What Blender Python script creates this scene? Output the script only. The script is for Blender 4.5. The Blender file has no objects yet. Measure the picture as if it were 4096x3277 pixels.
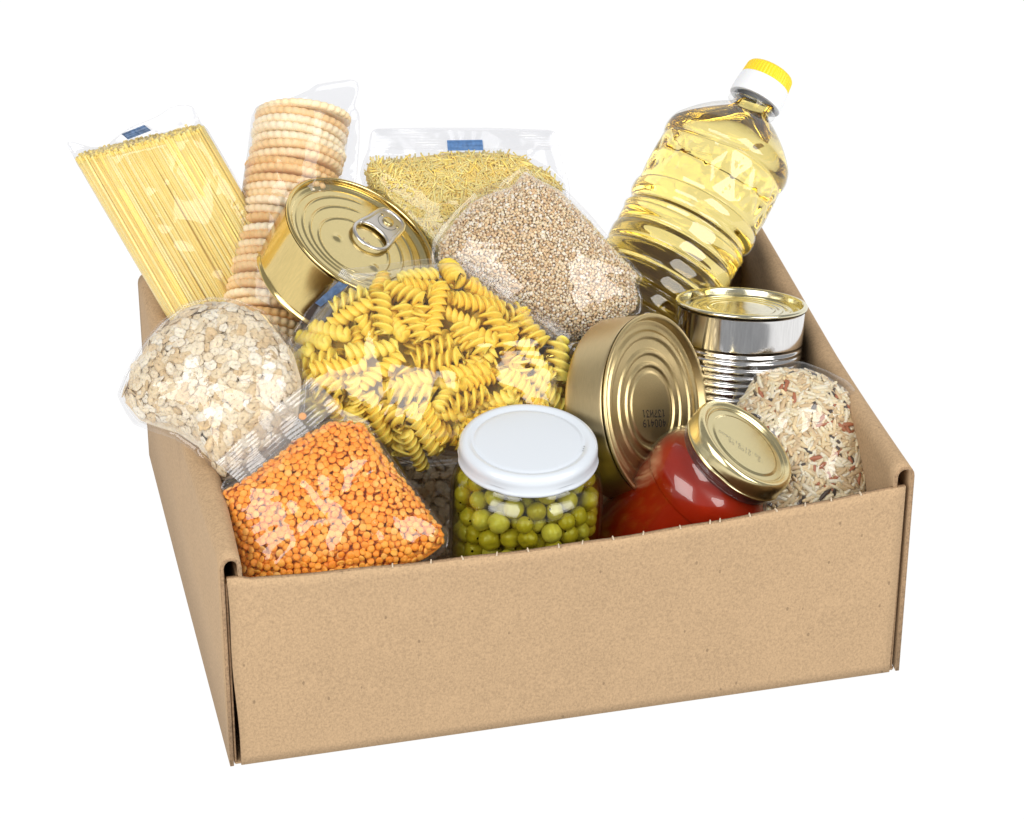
import bpy, bmesh, math, random
import numpy as np
from mathutils import Vector, Matrix, noise

S = 0.01                      # everything below is written in centimetres
C = bpy.context.scene.collection
scene = bpy.context.scene
rnd = random.Random(7)
rng = np.random.default_rng(7)

# ------------------------------------------------------------------ camera, world, lights
CAM_ROWS = [[0.973809, -0.227353, 0.002511], [0.122319, 0.533171, 0.837118], [-0.19166, -0.814886, 0.547017]]
CAM_POS = [-19.87, -154.6, 125.64]

cam_data = bpy.data.cameras.new('camera')
cam = bpy.data.objects.new('camera', cam_data)
C.objects.link(cam)
_m = Matrix([[CAM_ROWS[j][i] for j in range(3)] for i in range(3)]).to_4x4()
_m.translation = Vector(CAM_POS) * S
cam.matrix_world = _m
cam_data.sensor_width = 36.0
cam_data.lens = 121.45
cam_data.clip_start = 0.05
cam_data.clip_end = 60.0
cam_data.dof.use_dof = False
scene.camera = cam

world = bpy.data.worlds.new('World')
scene.world = world
world.use_nodes = True
world.node_tree.nodes['Background'].inputs['Color'].default_value = (0.95, 0.97, 1.0, 1)
world.node_tree.nodes['Background'].inputs['Strength'].default_value = 0.34

def softbox(name, loc, target, w, h, power, col=(1, 1, 1)):
    l = bpy.data.lights.new(name, 'AREA')
    l.shape = 'RECTANGLE'; l.size = w * S; l.size_y = h * S
    l.energy = power; l.color = col
    o = bpy.data.objects.new(name, l); C.objects.link(o)
    o.location = Vector(loc) * S
    o.rotation_euler = (Vector(target) - Vector(loc)).to_track_quat('-Z', 'Y').to_euler()
    return o
softbox('softbox', (-72, -72, 104), (18, 12, 12), 118, 118, 21.5, (1, .985, .96))
softbox('softbox', (104, -80, 103), (22, 12, 12), 96, 116, 18.2, (1, .985, .96))

scene.view_settings.view_transform = 'Standard'
scene.view_settings.look = 'None'
scene.view_settings.exposure = 0.0
scene.view_settings.gamma = 1.0
scene.cycles.max_bounces = 24
scene.cycles.transparent_max_bounces = 32
scene.cycles.transmission_bounces = 16
scene.cycles.glossy_bounces = 8
scene.cycles.caustics_refractive = False
scene.cycles.caustics_reflective = False
scene.cycles.sample_clamp_indirect = 6.0

# ------------------------------------------------------------------ measured frames and outlines (cm)
D = {
'fusilli': {'fr': [[14.6118, 13.8, 16.4379], [0.9738, -0.2274, 0.0025], [0.1663, 0.7197, 0.6741], [-0.1551, -0.656, 0.7386]], 'film': [(-5.05, 5.96), (-3.14, 6.14), (-1.03, 6.49), (1.09, 6.69), (2.36, 6.58), (3.35, 5.84), (4.47, 4.96), (5.88, 3.79), (7.29, 2.97), (8.4, 2.03), (8.93, 1.39), (8.79, 0.0), (8.39, -2.31), (7.54, -4.04), (5.04, -5.47), (2.26, -5.99), (-0.24, -6.16), (-1.63, -5.67), (-3.04, -4.38), (-4.44, -3.18), (-4.42, -4.76), (-5.82, -4.27), (-7.61, -3.46), (-9.41, -2.54), (-9.5, -1.16), (-8.68, 0.29), (-8.28, 1.6), (-7.32, 3.2), (-6.22, 4.52)], 'cont': [(-4.39, 4.96), (-2.85, 5.55), (-1.16, 5.96), (1.65, 6.14), (3.77, 4.75), (6.16, 3.06), (8.12, 1.39), (8.53, -0.87), (8.16, -3.18), (5.04, -5.19), (2.26, -5.87), (-0.24, -6.1), (-1.74, -5.64), (-3.31, -4.9), (-5.54, -4.18), (-7.51, -3.32), (-9.2, -2.31), (-8.94, -0.87), (-7.72, 1.45), (-5.93, 3.79)], 'seal': [(-5.05, 5.96), (-4.4, 5.4), (-8.59, -1.68), (-9.16, -1.22)], 'mark': [(-5.05, 5.25), (-4.67, 4.84), (-6.32, 3.49), (-6.66, 3.73)]},
'lentils': {'fr': [[7.4329, 5.6, 13.2183], [0.9789, -0.2024, -0.0285], [0.1744, 0.7538, 0.6335], [-0.1067, -0.6251, 0.7732]], 'film': [(-6.39, 1.28), (-3.99, 3.21), (-1.85, 5.09), (0.1, 5.75), (1.83, 5.0), (2.95, 3.15), (4.52, 1.04), (6.55, -1.67), (6.5, -2.51), (5.58, -3.36), (4.24, -4.02), (-0.06, -5.04), (-3.81, -5.35), (-5.3, -4.95), (-5.75, -2.59), (-6.72, -0.84), (-6.64, 0.49)], 'cont': [(-6.48, 0.63), (-5.58, 1.18), (-3.98, 2.36), (-2.1, 3.95), (-0.21, 4.94), (1.7, 4.79), (2.87, 2.92), (4.41, 0.96), (6.44, -1.73), (6.33, -2.51), (5.45, -3.22), (4.24, -3.82), (-0.06, -4.87), (-3.81, -5.19), (-5.22, -4.81), (-5.65, -2.59), (-6.5, -0.86)], 'seal': [(-1.43, 7.22), (0.27, 5.64), (-5.35, 0.95), (-6.79, 2.04)], 'stray': [(-1.93, 5.09)]},
'oats': {'fr': [[1.3887, 14.0, 16.8828], [0.9534, -0.2918, 0.0768], [0.1667, 0.7213, 0.6722], [-0.2515, -0.6281, 0.7363]], 'film': [(0.3, 5.35), (1.85, 5.13), (3.56, 4.35), (4.64, 3.03), (5.56, 1.85), (6.09, 0.12), (5.9, -2.29), (4.71, -4.19), (3.02, -5.7), (1.25, -6.22), (0.4, -5.41), (-0.47, -4.03), (-1.6, -3.24), (-3.3, -2.62), (-4.09, -2.32), (-4.68, -1.45), (-5.15, -0.49), (-4.74, 0.7), (-3.72, 2.63), (-2.76, 3.82), (-1.38, 4.93)], 'cont': [(0.31, 5.17), (1.86, 4.95), (3.45, 4.21), (4.48, 2.97), (5.33, 1.86), (5.86, 0.13), (5.68, -2.14), (4.54, -3.96), (2.9, -5.47), (1.25, -5.99), (0.53, -5.13), (-0.25, -3.84), (-1.47, -2.95), (-3.16, -2.37), (-3.93, -2.04), (-4.51, -1.31), (-4.93, -0.5), (-4.51, 0.64), (-3.55, 2.48), (-2.59, 3.64), (-1.23, 4.7)]},
'wheat': {'fr': [[22.5818, 19.5, 18.9035], [0.9838, -0.171, -0.0542], [0.1585, 0.6867, 0.7094], [-0.0841, -0.7065, 0.7027]], 'film': [(-0.77, 6.28), (0.01, 5.64), (1.74, 4.84), (3.18, 3.38), (4.62, 1.63), (6.54, -0.55), (6.16, -1.12), (6.44, -1.88), (6.35, -2.82), (4.87, -3.88), (3.43, -4.64), (2.43, -4.89), (0.85, -5.27), (-1.44, -5.31), (-4.01, -3.9), (-5.73, -1.88), (-6.46, 0.31), (-6.32, 1.49), (-5.75, 2.39), (-4.89, 3.45), (-3.74, 4.57), (-2.01, 5.35)], 'cont': [(-0.77, 5.86), (-0.05, 5.4), (1.6, 4.54), (3.01, 3.08), (4.44, 1.39), (6.28, -0.61), (5.99, -1.21), (6.21, -1.94), (6.15, -2.68), (4.76, -3.73), (3.43, -4.46), (2.43, -4.71), (0.85, -4.98), (-1.44, -5.02), (-3.73, -3.6), (-5.45, -1.58), (-6.14, 0.32), (-5.97, 1.35), (-5.18, 2.55), (-4.17, 3.76), (-3.17, 4.32), (-1.58, 4.86)]},
'rice': {'fr': [[36.0476, 7.8, 12.4356], [0.9799, -0.1962, -0.0363], [0.1744, 0.7538, 0.6335], [-0.0969, -0.6271, 0.7729]], 'film': [(-2.74, 4.23), (-1.31, 4.49), (0.11, 4.39), (1.52, 3.88), (2.79, 3.22), (3.53, 2.28), (3.63, 0.94), (4.07, -0.38), (4.32, -2.29), (4.14, -3.46), (3.4, -4.78), (1.82, -5.82), (-0.44, -6.43), (-2.69, -6.46), (-3.79, -5.32), (-4.44, -2.71), (-4.68, -0.37), (-4.3, 1.71), (-3.62, 3.2)], 'cont': [(-2.7, 3.66), (-1.18, 3.96), (0.38, 3.92), (1.46, 3.49), (2.74, 2.53), (3.33, 1.47), (3.53, 0.5), (3.95, -0.53), (4.12, -2.29), (3.95, -3.4), (3.26, -4.64), (1.83, -5.59), (-0.44, -6.14), (-2.54, -6.17), (-3.56, -5.17), (-4.16, -2.71), (-4.42, -0.36), (-4.08, 1.27), (-3.35, 2.46)]},
'vermicelli': {'fr': [[19.9556, 27.5, 19.4009], [0.9738, -0.2274, 0.0025], [0.1126, 0.4918, 0.8634], [-0.1975, -0.8405, 0.5045]], 'film': [(-5.64, 4.37), (-2.35, 4.43), (1.47, 4.43), (5.3, 4.29), (5.59, 4.17), (5.77, 3.23), (6.06, 2.06), (6.42, 1.03), (6.48, -0.0), (6.04, -2.94), (5.01, -5.3), (-0.0, -6.18), (-3.84, -5.3), (-5.3, -2.94), (-6.04, -0.29), (-6.56, 1.53), (-6.35, 2.35), (-6.06, 3.0), (-5.88, 4.11)], 'cont': [(-6.18, 2.5), (-3.82, 2.64), (-2.06, 2.88), (0.0, 3.05), (2.36, 3.0), (3.68, 2.79), (4.42, 2.2), (5.3, 1.76), (6.18, 0.88), (6.24, -0.0), (5.74, -2.94), (4.71, -5.0), (-0.0, -5.89), (-3.66, -5.0), (-5.07, -2.94), (-5.83, -0.29), (-6.39, 1.47)], 'mark': [(-1.14, 3.64), (1.06, 3.67), (1.12, 3.02), (-1.09, 3.0)], 'seal': [(-5.53, 4.34), (-5.82, 3.05), (5.59, 3.05), (5.3, 4.23)]},
'spaghetti': {'fr': [[0.8888, 29.0, 18.983], [0.86, -0.1257, 0.4945], [-0.4031, 0.427, 0.8095], [-0.3129, -0.8955, 0.3165]], 'film': [(-2.28, 7.33), (-1.89, 7.18), (-1.19, 6.34), (-0.24, 5.8), (0.51, 6.02), (1.78, 6.14), (3.54, 5.92), (4.61, 6.01), (5.15, 5.88), (5.7, 5.55), (5.95, 5.12), (5.52, 4.85), (5.75, 4.2), (5.85, 3.38), (5.93, 1.34), (6.02, -0.71), (6.22, -8.05), (5.41, -12.37), (0.52, -12.52), (-1.94, -8.48), (-2.29, -5.28), (-2.24, -2.01), (-2.28, 1.39), (-2.2, 4.37), (-2.17, 5.86), (-2.28, 6.53)], 'core': [(-2.14, 6.19), (5.74, 4.01), (6.07, -0.74)], 'mark': [(1.16, 6.07), (2.69, 5.88), (2.9, 5.37), (1.34, 5.58)]},
'biscuits': {'fr': [[9.1412, 28.6, 20.5001], [0.9303, -0.3521, -0.1023], [0.3179, 0.6355, 0.7036], [-0.1828, -0.6871, 0.7032]], 'film': [(-2.77, 5.02), (-1.37, 5.87), (-0.04, 6.76), (0.33, 7.2), (1.32, 7.54), (2.45, 7.88), (2.88, 7.8), (3.09, 7.12), (2.71, 6.44), (3.34, 5.77), (3.66, 3.97), (3.88, 1.86), (3.87, -0.89), (3.39, -4.01), (2.78, -7.14), (1.17, -8.0), (-0.57, -7.38), (-2.08, -6.42), (-2.22, -6.14), (-2.59, -3.17), (-2.8, -0.76), (-2.91, 0.44), (-3.04, 1.96), (-3.14, 3.17), (-3.25, 4.69)], 'top': [(-0.11, 5.21)], 'bottom': [(0.15, -6.96)]},
'lower_oats': {'fr': [[15.7678, 20.0, 2.2009], [0.9761, -0.2166, -0.0141], [0.1886, 0.8139, 0.5496], [-0.1076, -0.5391, 0.8353]], 'film': [(-3.32, 3.2), (-0.04, 3.88), (2.96, 3.25), (3.87, 0.35), (2.99, -3.17), (0.04, -4.46), (-2.92, -3.53), (-3.87, -0.03)], 'cont': [(-3.02, 2.88), (-0.03, 3.55), (2.67, 2.93), (3.57, 0.35), (2.69, -2.85), (0.04, -4.14), (-2.63, -3.21), (-3.57, -0.03)]},
'ring_can': {'fr': [[12.5245, 22.8, 20.4233], [0.7178, -0.4966, -0.488], [0.5429, 0.8381, -0.0543], [0.4359, -0.2259, 0.8712]]},
'ribbed_can': {'fr': [[34.8344, 17.0, 16.273], [-0.9925, 0.0631, 0.1048], [-0.0282, -0.9515, 0.3065], [0.1191, 0.3012, 0.9461]]},
'flat_can': {'fr': [[27.6438, 9.6, 14.3003], [0.7255, 0.5519, -0.4111], [0.0571, 0.547, 0.8352], [0.6858, -0.6294, 0.3653]]},
'pea_jar': {'fr': [[18.6721, 5.1, 16.2349], [-0.9827, 0.1834, 0.0268], [-0.1838, -0.9829, -0.0104], [0.0244, -0.0151, 0.9996]]},
'sauce_jar': {'fr': [[31.5925, 4.6, 14.403], [0.5336, 0.8307, -0.1586], [-0.6502, 0.5229, 0.5511], [0.5408, -0.191, 0.8192]]},
'oil_bottle': {'fr': [[32.9816, 25.0, 15.8848], [0.0545, 0.7103, -0.7018], [-0.7954, 0.4557, 0.3995], [0.6036, 0.5364, 0.5898]]}}

# ------------------------------------------------------------------ materials
def new_mat(name):
    m = bpy.data.materials.new(name); m.use_nodes = True
    nt = m.node_tree; nt.nodes.clear()
    out = nt.nodes.new('ShaderNodeOutputMaterial')
    return m, nt, out
def nd(nt, t, **kw):
    n = nt.nodes.new(t)
    for k, v in kw.items():
        if k.startswith('_'): setattr(n, k[1:], v)
        else: n.inputs[k.replace('_', ' ')].default_value = v
    return n
def c4(c): return (c[0], c[1], c[2], 1)
def srgb(r, g, b):
    f = lambda x: ((x/255+.055)/1.055)**2.4 if x > 10 else x/255/12.92
    return (f(r), f(g), f(b))
def ramp(nt, stops, interp='LINEAR'):
    r = nt.nodes.new('ShaderNodeValToRGB'); r.color_ramp.interpolation = interp
    e = r.color_ramp.elements
    while len(e) > 1: e.remove(e[-1])
    e[0].position = stops[0][0]; e[0].color = c4(stops[0][1])
    for p, c in stops[1:]:
        q = e.new(p); q.color = c4(c)
    return r
def math_n(nt, op, a, b=None, clamp=False):
    n = nt.nodes.new('ShaderNodeMath'); n.operation = op; n.use_clamp = clamp
    for i, x in enumerate((a, b)):
        if x is None: continue
        if isinstance(x, (int, float)): n.inputs[i].default_value = x
        else: nt.links.new(x, n.inputs[i])
    return n.outputs[0]
def piece_random(nt):
    oi = nt.nodes.new('ShaderNodeObjectInfo'); g = nt.nodes.new('ShaderNodeNewGeometry')
    return math_n(nt, 'FRACT', math_n(nt, 'ADD', oi.outputs['Random'], g.outputs['Random Per Island']))
def bump(nt, h, strength, dist):
    b = nt.nodes.new('ShaderNodeBump'); b.inputs['Strength'].default_value = strength
    b.inputs['Distance'].default_value = dist * S
    nt.links.new(h, b.inputs['Height']); return b.outputs['Normal']
def noise_n(nt, scale, detail=4, coord='Object', rough=.6, vec_scale=None):
    tc = nt.nodes.new('ShaderNodeTexCoord')
    n = nt.nodes.new('ShaderNodeTexNoise'); n.inputs['Scale'].default_value = scale
    n.inputs['Detail'].default_value = detail; n.inputs['Roughness'].default_value = rough
    src = tc.outputs[coord]
    if vec_scale:
        mp = nt.nodes.new('ShaderNodeMapping'); mp.inputs['Scale'].default_value = vec_scale
        nt.links.new(src, mp.inputs['Vector']); src = mp.outputs[0]
    nt.links.new(src, n.inputs['Vector'])
    return n.outputs['Fac']

def plain(name, col, rough=.5, metal=0, coat=0, sss=0, spec=.5, noise_amt=0, noise_scale=300, bump_s=0):
    m, nt, out = new_mat(name)
    p = nd(nt, 'ShaderNodeBsdfPrincipled')
    p.inputs['Base Color'].default_value = c4(col); p.inputs['Roughness'].default_value = rough
    p.inputs['Metallic'].default_value = metal; p.inputs['Coat Weight'].default_value = coat
    p.inputs['Coat Roughness'].default_value = .03; p.inputs['Specular IOR Level'].default_value = spec
    if sss:
        p.inputs['Subsurface Weight'].default_value = sss; p.inputs['Subsurface Radius'].default_value = (1, .6, .25)
        p.inputs['Subsurface Scale'].default_value = .3 * S
    if noise_amt or bump_s:
        f = noise_n(nt, noise_scale)
        if noise_amt:
            r = ramp(nt, [(.25, tuple(x * (1 - noise_amt) for x in col)), (.75, tuple(min(1, x * (1 + noise_amt)) for x in col))])
            nt.links.new(f, r.inputs[0]); nt.links.new(r.outputs[0], p.inputs['Base Color'])
        if bump_s: nt.links.new(bump(nt, f, bump_s, .03), p.inputs['Normal'])
    nt.links.new(p.outputs[0], out.inputs['Surface'])
    return m

def grain(name, stops, rough=.55, sss=.0, spec=.4, interp='LINEAR', nz=600, nb=.25, tone=.12, coat=0, sscale=.25):
    """many small alike pieces: each takes its own tone from the ramp"""
    m, nt, out = new_mat(name)
    p = nd(nt, 'ShaderNodeBsdfPrincipled'); p.inputs['Roughness'].default_value = rough
    p.inputs['Specular IOR Level'].default_value = spec; p.inputs['Coat Weight'].default_value = coat
    if sss:
        p.inputs['Subsurface Weight'].default_value = sss; p.inputs['Subsurface Radius'].default_value = (1, .65, .3)
        p.inputs['Subsurface Scale'].default_value = sscale * S
    r = ramp(nt, stops, interp); nt.links.new(piece_random(nt), r.inputs[0])
    f = noise_n(nt, nz)
    mul = nt.nodes.new('ShaderNodeMix'); mul.data_type = 'RGBA'; mul.blend_type = 'MULTIPLY'; mul.inputs['Factor'].default_value = 1
    r2 = ramp(nt, [(.3, (1 - tone * 2,) * 3), (.7, (1, 1, 1))]); nt.links.new(f, r2.inputs[0])
    nt.links.new(r.outputs[0], mul.inputs['A']); nt.links.new(r2.outputs[0], mul.inputs['B'])
    nt.links.new(mul.outputs['Result'], p.inputs['Base Color'])
    if nb: nt.links.new(bump(nt, f, nb, .03), p.inputs['Normal'])
    nt.links.new(p.outputs[0], out.inputs['Surface'])
    return m

def film_mat(name, tint=(.978, .978, .983), f0=.065, rough=.035, milk=.008, wr=0, wrs=60, edge=.55, milkcol=(.9, .9, .9)):
    """thin clear sheet: lets light straight through, mirrors a little, more at grazing angles"""
    m, nt, out = new_mat(name)
    g = nt.nodes.new('ShaderNodeNewGeometry')
    gl = nt.nodes.new('ShaderNodeBsdfAnisotropic'); gl.inputs['Roughness'].default_value = rough
    tr = nt.nodes.new('ShaderNodeBsdfTransparent'); tr.inputs['Color'].default_value = c4(tint)
    df = nt.nodes.new('ShaderNodeBsdfDiffuse'); df.inputs['Color'].default_value = c4(milkcol)
    if wr:
        nb = bump(nt, noise_n(nt, wrs, 3), wr, .15)
        nt.links.new(nb, gl.inputs['Normal'])
    dot = nt.nodes.new('ShaderNodeVectorMath'); dot.operation = 'DOT_PRODUCT'
    nt.links.new(g.outputs['Normal'], dot.inputs[0]); nt.links.new(g.outputs['Incoming'], dot.inputs[1])
    c = math_n(nt, 'ABSOLUTE', dot.outputs['Value'])
    k = math_n(nt, 'POWER', math_n(nt, 'SUBTRACT', 1.0, c, True), 4.0)
    fac = math_n(nt, 'MULTIPLY_ADD', k, edge); fac.node.inputs[2].default_value = f0
    mk = math_n(nt, 'MULTIPLY_ADD', math_n(nt, 'POWER', math_n(nt, 'SUBTRACT', 1.0, c, True), 3.0), .16 * (milk > 0)); mk.node.inputs[2].default_value = milk
    mx0 = nt.nodes.new('ShaderNodeMixShader'); mx = nt.nodes.new('ShaderNodeMixShader')
    nt.links.new(mk, mx0.inputs[0]); nt.links.new(tr.outputs[0], mx0.inputs[1]); nt.links.new(df.outputs[0], mx0.inputs[2])
    nt.links.new(fac, mx.inputs[0]); nt.links.new(mx0.outputs[0], mx.inputs[1]); nt.links.new(gl.outputs[0], mx.inputs[2])
    nt.links.new(mx.outputs[0], out.inputs['Surface'])
    return m

def kraft_mat(name, col, fibre=1.0):
    m, nt, out = new_mat(name)
    p = nd(nt, 'ShaderNodeBsdfPrincipled'); p.inputs['Roughness'].default_value = .82; p.inputs['Specular IOR Level'].default_value = .25
    f1 = noise_n(nt, 620, 5, rough=.7); f2 = noise_n(nt, 26, 4); f3 = noise_n(nt, 1500, 2, vec_scale=(1, 1, .35))
    a = math_n(nt, 'MULTIPLY_ADD', f1, .75); nt.links.new(math_n(nt, 'MULTIPLY', f3, .35), a.node.inputs[2])
    b = math_n(nt, 'MULTIPLY_ADD', f2, .11); nt.links.new(a, b.node.inputs[2])
    k = .17 * fibre
    r = ramp(nt, [(.46, tuple(x * (1 - k * 1.3) for x in col)), (.61, col), (.76, tuple(x * (1 + k) for x in col))])
    nt.links.new(b, r.inputs[0])
    # dark flecks of fibre
    v = nt.nodes.new('ShaderNodeTexVoronoi'); v.inputs['Scale'].default_value = 210
    tc = nt.nodes.new('ShaderNodeTexCoord'); mp = nt.nodes.new('ShaderNodeMapping'); mp.inputs['Scale'].default_value = (1, 1, .55)
    nt.links.new(tc.outputs['Object'], mp.inputs[0]); nt.links.new(mp.outputs[0], v.inputs['Vector'])
    sep = nt.nodes.new('ShaderNodeSeparateColor'); nt.links.new(v.outputs['Color'], sep.inputs[0])
    fl = math_n(nt, 'MULTIPLY', math_n(nt, 'LESS_THAN', v.outputs['Distance'], .16), math_n(nt, 'GREATER_THAN', sep.outputs[0], .93))
    mix = nt.nodes.new('ShaderNodeMix'); mix.data_type = 'RGBA'; nt.links.new(math_n(nt, 'MULTIPLY', fl, .5), mix.inputs['Factor'])
    nt.links.new(r.outputs[0], mix.inputs['A']); mix.inputs['B'].default_value = c4(tuple(x * .3 for x in col))
    nt.links.new(mix.outputs['Result'], p.inputs['Base Color'])
    nt.links.new(bump(nt, b, .35, .02), p.inputs['Normal'])
    nt.links.new(p.outputs[0], out.inputs['Surface'])
    return m

def brushed(name, col, rough=.25, grainscale=(1, 1, 1), amt=.12, nscale=900, bs=.12):
    m, nt, out = new_mat(name)
    p = nd(nt, 'ShaderNodeBsdfPrincipled'); p.inputs['Metallic'].default_value = 1
    f = noise_n(nt, nscale, 3, vec_scale=grainscale)
    r = ramp(nt, [(.3, tuple(x * (1 - amt) for x in col)), (.7, col)])
    nt.links.new(f, r.inputs[0]); nt.links.new(r.outputs[0], p.inputs['Base Color'])
    rr = math_n(nt, 'MULTIPLY_ADD', f, .12); rr.node.inputs[2].default_value = rough - .06
    nt.links.new(rr, p.inputs['Roughness'])
    if bs: nt.links.new(bump(nt, f, bs, .01), p.inputs['Normal'])
    nt.links.new(p.outputs[0], out.inputs['Surface'])
    return m

MAT = dict(
    kraft=kraft_mat('kraft_board', (.455, .308, .176)),
    kraft_edge=kraft_mat('kraft_cut_edge', (.34, .22, .125), 1.8),
    nub=plain('torn_paper', (.62, .5, .36), .9),
    film=film_mat('clear_film', wr=.05, wrs=45),
    film_soft=film_mat('clear_film_soft', tint=(.955, .957, .97), milk=.02, rough=.07, f0=.045, wr=.06, wrs=45),
    seal=film_mat('sealed_film', tint=(.94, .945, .96), milk=.13, rough=.09, f0=.09),
    glass=film_mat('jar_glass', tint=(.97, .99, .975), f0=.05, rough=.01, milk=0, edge=.8),
    pet=film_mat('bottle_plastic', tint=(.99, .99, .985), f0=.06, rough=.015, milk=0, edge=.8),
    blue=plain('blue_ink', srgb(70, 110, 160), .4, noise_amt=.35, noise_scale=500),
    navy=plain('navy_ink', srgb(70, 95, 130), .4, noise_amt=.5, noise_scale=400),
    lentil=grain('lentil_skin', [(0, (.98, .31, .02)), (.5, (1, .37, .035)), (.85, (1, .43, .06)), (1, (1, .52, .14))], .5, .4, nb=.1, tone=.03),
    oat=grain('oat_flake', [(0, (.74, .53, .30)), (.35, (.88, .70, .46)), (.8, (.95, .80, .58)), (1, (.97, .87, .70))], .75, .15, spec=.2, nz=520, nb=.5, tone=.16),
    wheat=grain('cracked_wheat', [(0, (.74, .49, .27)), (.3, (.86, .63, .38)), (.65, (.93, .76, .53)), (1, (.98, .89, .75))], .7, .3, spec=.25, nb=.2, tone=.1),
    rice=grain('rice_grain', [(0, (.80, .67, .44)), (.28, (.86, .76, .56)), (.52, (.66, .48, .27)), (.76, (.80, .62, .36)), (.90, (.42, .14, .06)), (.955, (.07, .05, .04))], .45, .2, interp='CONSTANT', nb=.15, tone=.08),
    noodle=grain('fine_noodle', [(0, (1, .68, .16)), (.5, (1, .76, .24)), (1, (1, .83, .34))], .5, .35, nb=0, tone=.05),
    spaghetti=grain('spaghetti_strand', [(0, (.95, .66, .17)), (.5, (.97, .73, .24)), (1, (.98, .80, .34))], .5, .25, nb=0, tone=.05),
    fusilli=grain('fusilli_pasta', [(0, (1, .66, .075)), (.6, (1, .72, .11)), (1, (1, .79, .17))], .42, .4, nb=.12, tone=.05, sscale=.5),
    pea=grain('green_pea', [(0, (.44, .34, .02)), (.5, (.57, .46, .05)), (1, (.70, .60, .15))], .35, .2, nz=180, nb=.25, tone=.12, coat=.3),
    brine=film_mat('brine', tint=(.90, .91, .60), f0=.0, milk=0, edge=.0),
    sauce=plain('tomato_sauce', (.30, .013, .002), .22, coat=0, noise_amt=.3, noise_scale=25, bump_s=.05),
    sauce_skin=plain('dried_sauce', (.10, .012, .008), .6, noise_amt=.5, noise_scale=300),
    white_lid=plain('white_enamel', (.60, .64, .69), .30, coat=.3),
    grey_print=plain('faint_grey_print', (.60, .64, .69), .4),
    gold_lid=brushed('gold_lacquer_lid', (.80, .66, .32), .20, (1, 1, 1), .12, 1200, .1),
    gold_can=brushed('gold_lacquer_can', (.78, .60, .25), .14, (1, 1, .15), .12, 900, .06),
    gold_matt=brushed('satin_gold_can', (.62, .49, .27), .33, (.2, .2, 2), .10, 900, .12),
    gold_face=brushed('satin_gold_end', (.70, .55, .28), .36, (1, 1, 1), .12, 1000, .12),
    gold_jar=brushed('gold_jar_lid', (.72, .62, .34), .22, (1, 1, 1), .12, 1300, .15),
    gold_skirt=brushed('gold_jar_lid_side', (.84, .72, .40), .20, (1, 1, .1), .12, 900, .15),
    silver=brushed('tinplate', (.80, .79, .78), .13, (1, 1, .12), .10, 700, .10),
    silver_end=brushed('tinplate_end', (.78, .73, .53), .17, (1, 1, 1), .1, 1000, .08),
    tab=brushed('aluminium_tab', (.72, .70, .69), .30, (1, 1, 1), .05, 1500, .05),
    ink=plain('dotted_ink', (.045, .03, .02), .6),
    ink_grey=plain('grey_stamp', (.15, .15, .13), .6),
    ink_pink=plain('embossed_code', (.75, .55, .35), .4, metal=.6),
    yellow_cap=plain('yellow_plastic', (.95, .66, .02), .38, sss=.1),
    white_cap=plain('white_plastic', (.82, .83, .85), .35, sss=.1),
    dark_filler=plain('packing_paper', (.10, .07, .045), .9),
)
# oil: a real refracting liquid
def oil_mat():
    m, nt, out = new_mat('sunflower_oil')
    g = nt.nodes.new('ShaderNodeBsdfGlass'); g.inputs['Color'].default_value = (.985, .895, .54, 1)
    g.inputs['IOR'].default_value = 1.38; g.inputs['Roughness'].default_value = 0.0
    nt.links.new(g.outputs[0], out.inputs['Surface'])
    return m
MAT['oil'] = oil_mat()
def biscuit_mat():
    m, nt, out = new_mat('baked_biscuit')
    p = nd(nt, 'ShaderNodeBsdfPrincipled'); p.inputs['Roughness'].default_value = .75; p.inputs['Specular IOR Level'].default_value = .2
    p.inputs['Subsurface Weight'].default_value = .1; p.inputs['Subsurface Scale'].default_value = .2 * S
    r = ramp(nt, [(0, (.66, .34, .11)), (.3, (.80, .50, .21)), (.6, (.90, .66, .36)), (1, (.97, .84, .60))])
    a = math_n(nt, 'MULTIPLY_ADD', noise_n(nt, 60, 4), .75); nt.links.new(math_n(nt, 'MULTIPLY', piece_random(nt), .70), a.node.inputs[2])
    a = math_n(nt, 'SUBTRACT', a, .12); nt.links.new(a, r.inputs[0]); nt.links.new(r.outputs[0], p.inputs['Base Color'])
    nt.links.new(bump(nt, noise_n(nt, 500, 4), .5, .04), p.inputs['Normal'])
    nt.links.new(p.outputs[0], out.inputs['Surface'])
    return m
MAT['biscuit'] = biscuit_mat()

# ------------------------------------------------------------------ object helpers
def tag(o, label=None, cat=None, group=None, kind=None):
    if label: o['label'] = label
    if cat: o['category'] = cat
    if group: o['group'] = group
    if kind: o['kind'] = kind
    return o
def mesh(name, V, F, mat, smooth=True):
    me = bpy.data.meshes.new(name)
    V = np.asarray(V, float) * S
    if isinstance(F, np.ndarray):
        nf, k = F.shape
        me.vertices.add(len(V)); me.vertices.foreach_set('co', V.ravel())
        me.loops.add(nf * k); me.loops.foreach_set('vertex_index', F.ravel().astype(np.int32))
        me.polygons.add(nf); me.polygons.foreach_set('loop_start', np.arange(0, nf * k, k, dtype=np.int32))
        me.polygons.foreach_set('loop_total', np.full(nf, k, dtype=np.int32))
        me.update(calc_edges=True)
    else:
        me.from_pydata([tuple(v) for v in V], [], [tuple(f) for f in F])
    me.materials.append(mat)
    me.polygons.foreach_set('use_smooth', [smooth] * len(me.polygons))
    me.validate(); me.update()
    return me
def obj(name, me, parent=None, kind=None, mat4=None):
    o = bpy.data.objects.new(name, me); C.objects.link(o)
    if parent is not None: o.parent = parent
    if mat4 is not None: o.matrix_local = mat4
    if kind: o['kind'] = kind
    return o
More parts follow.
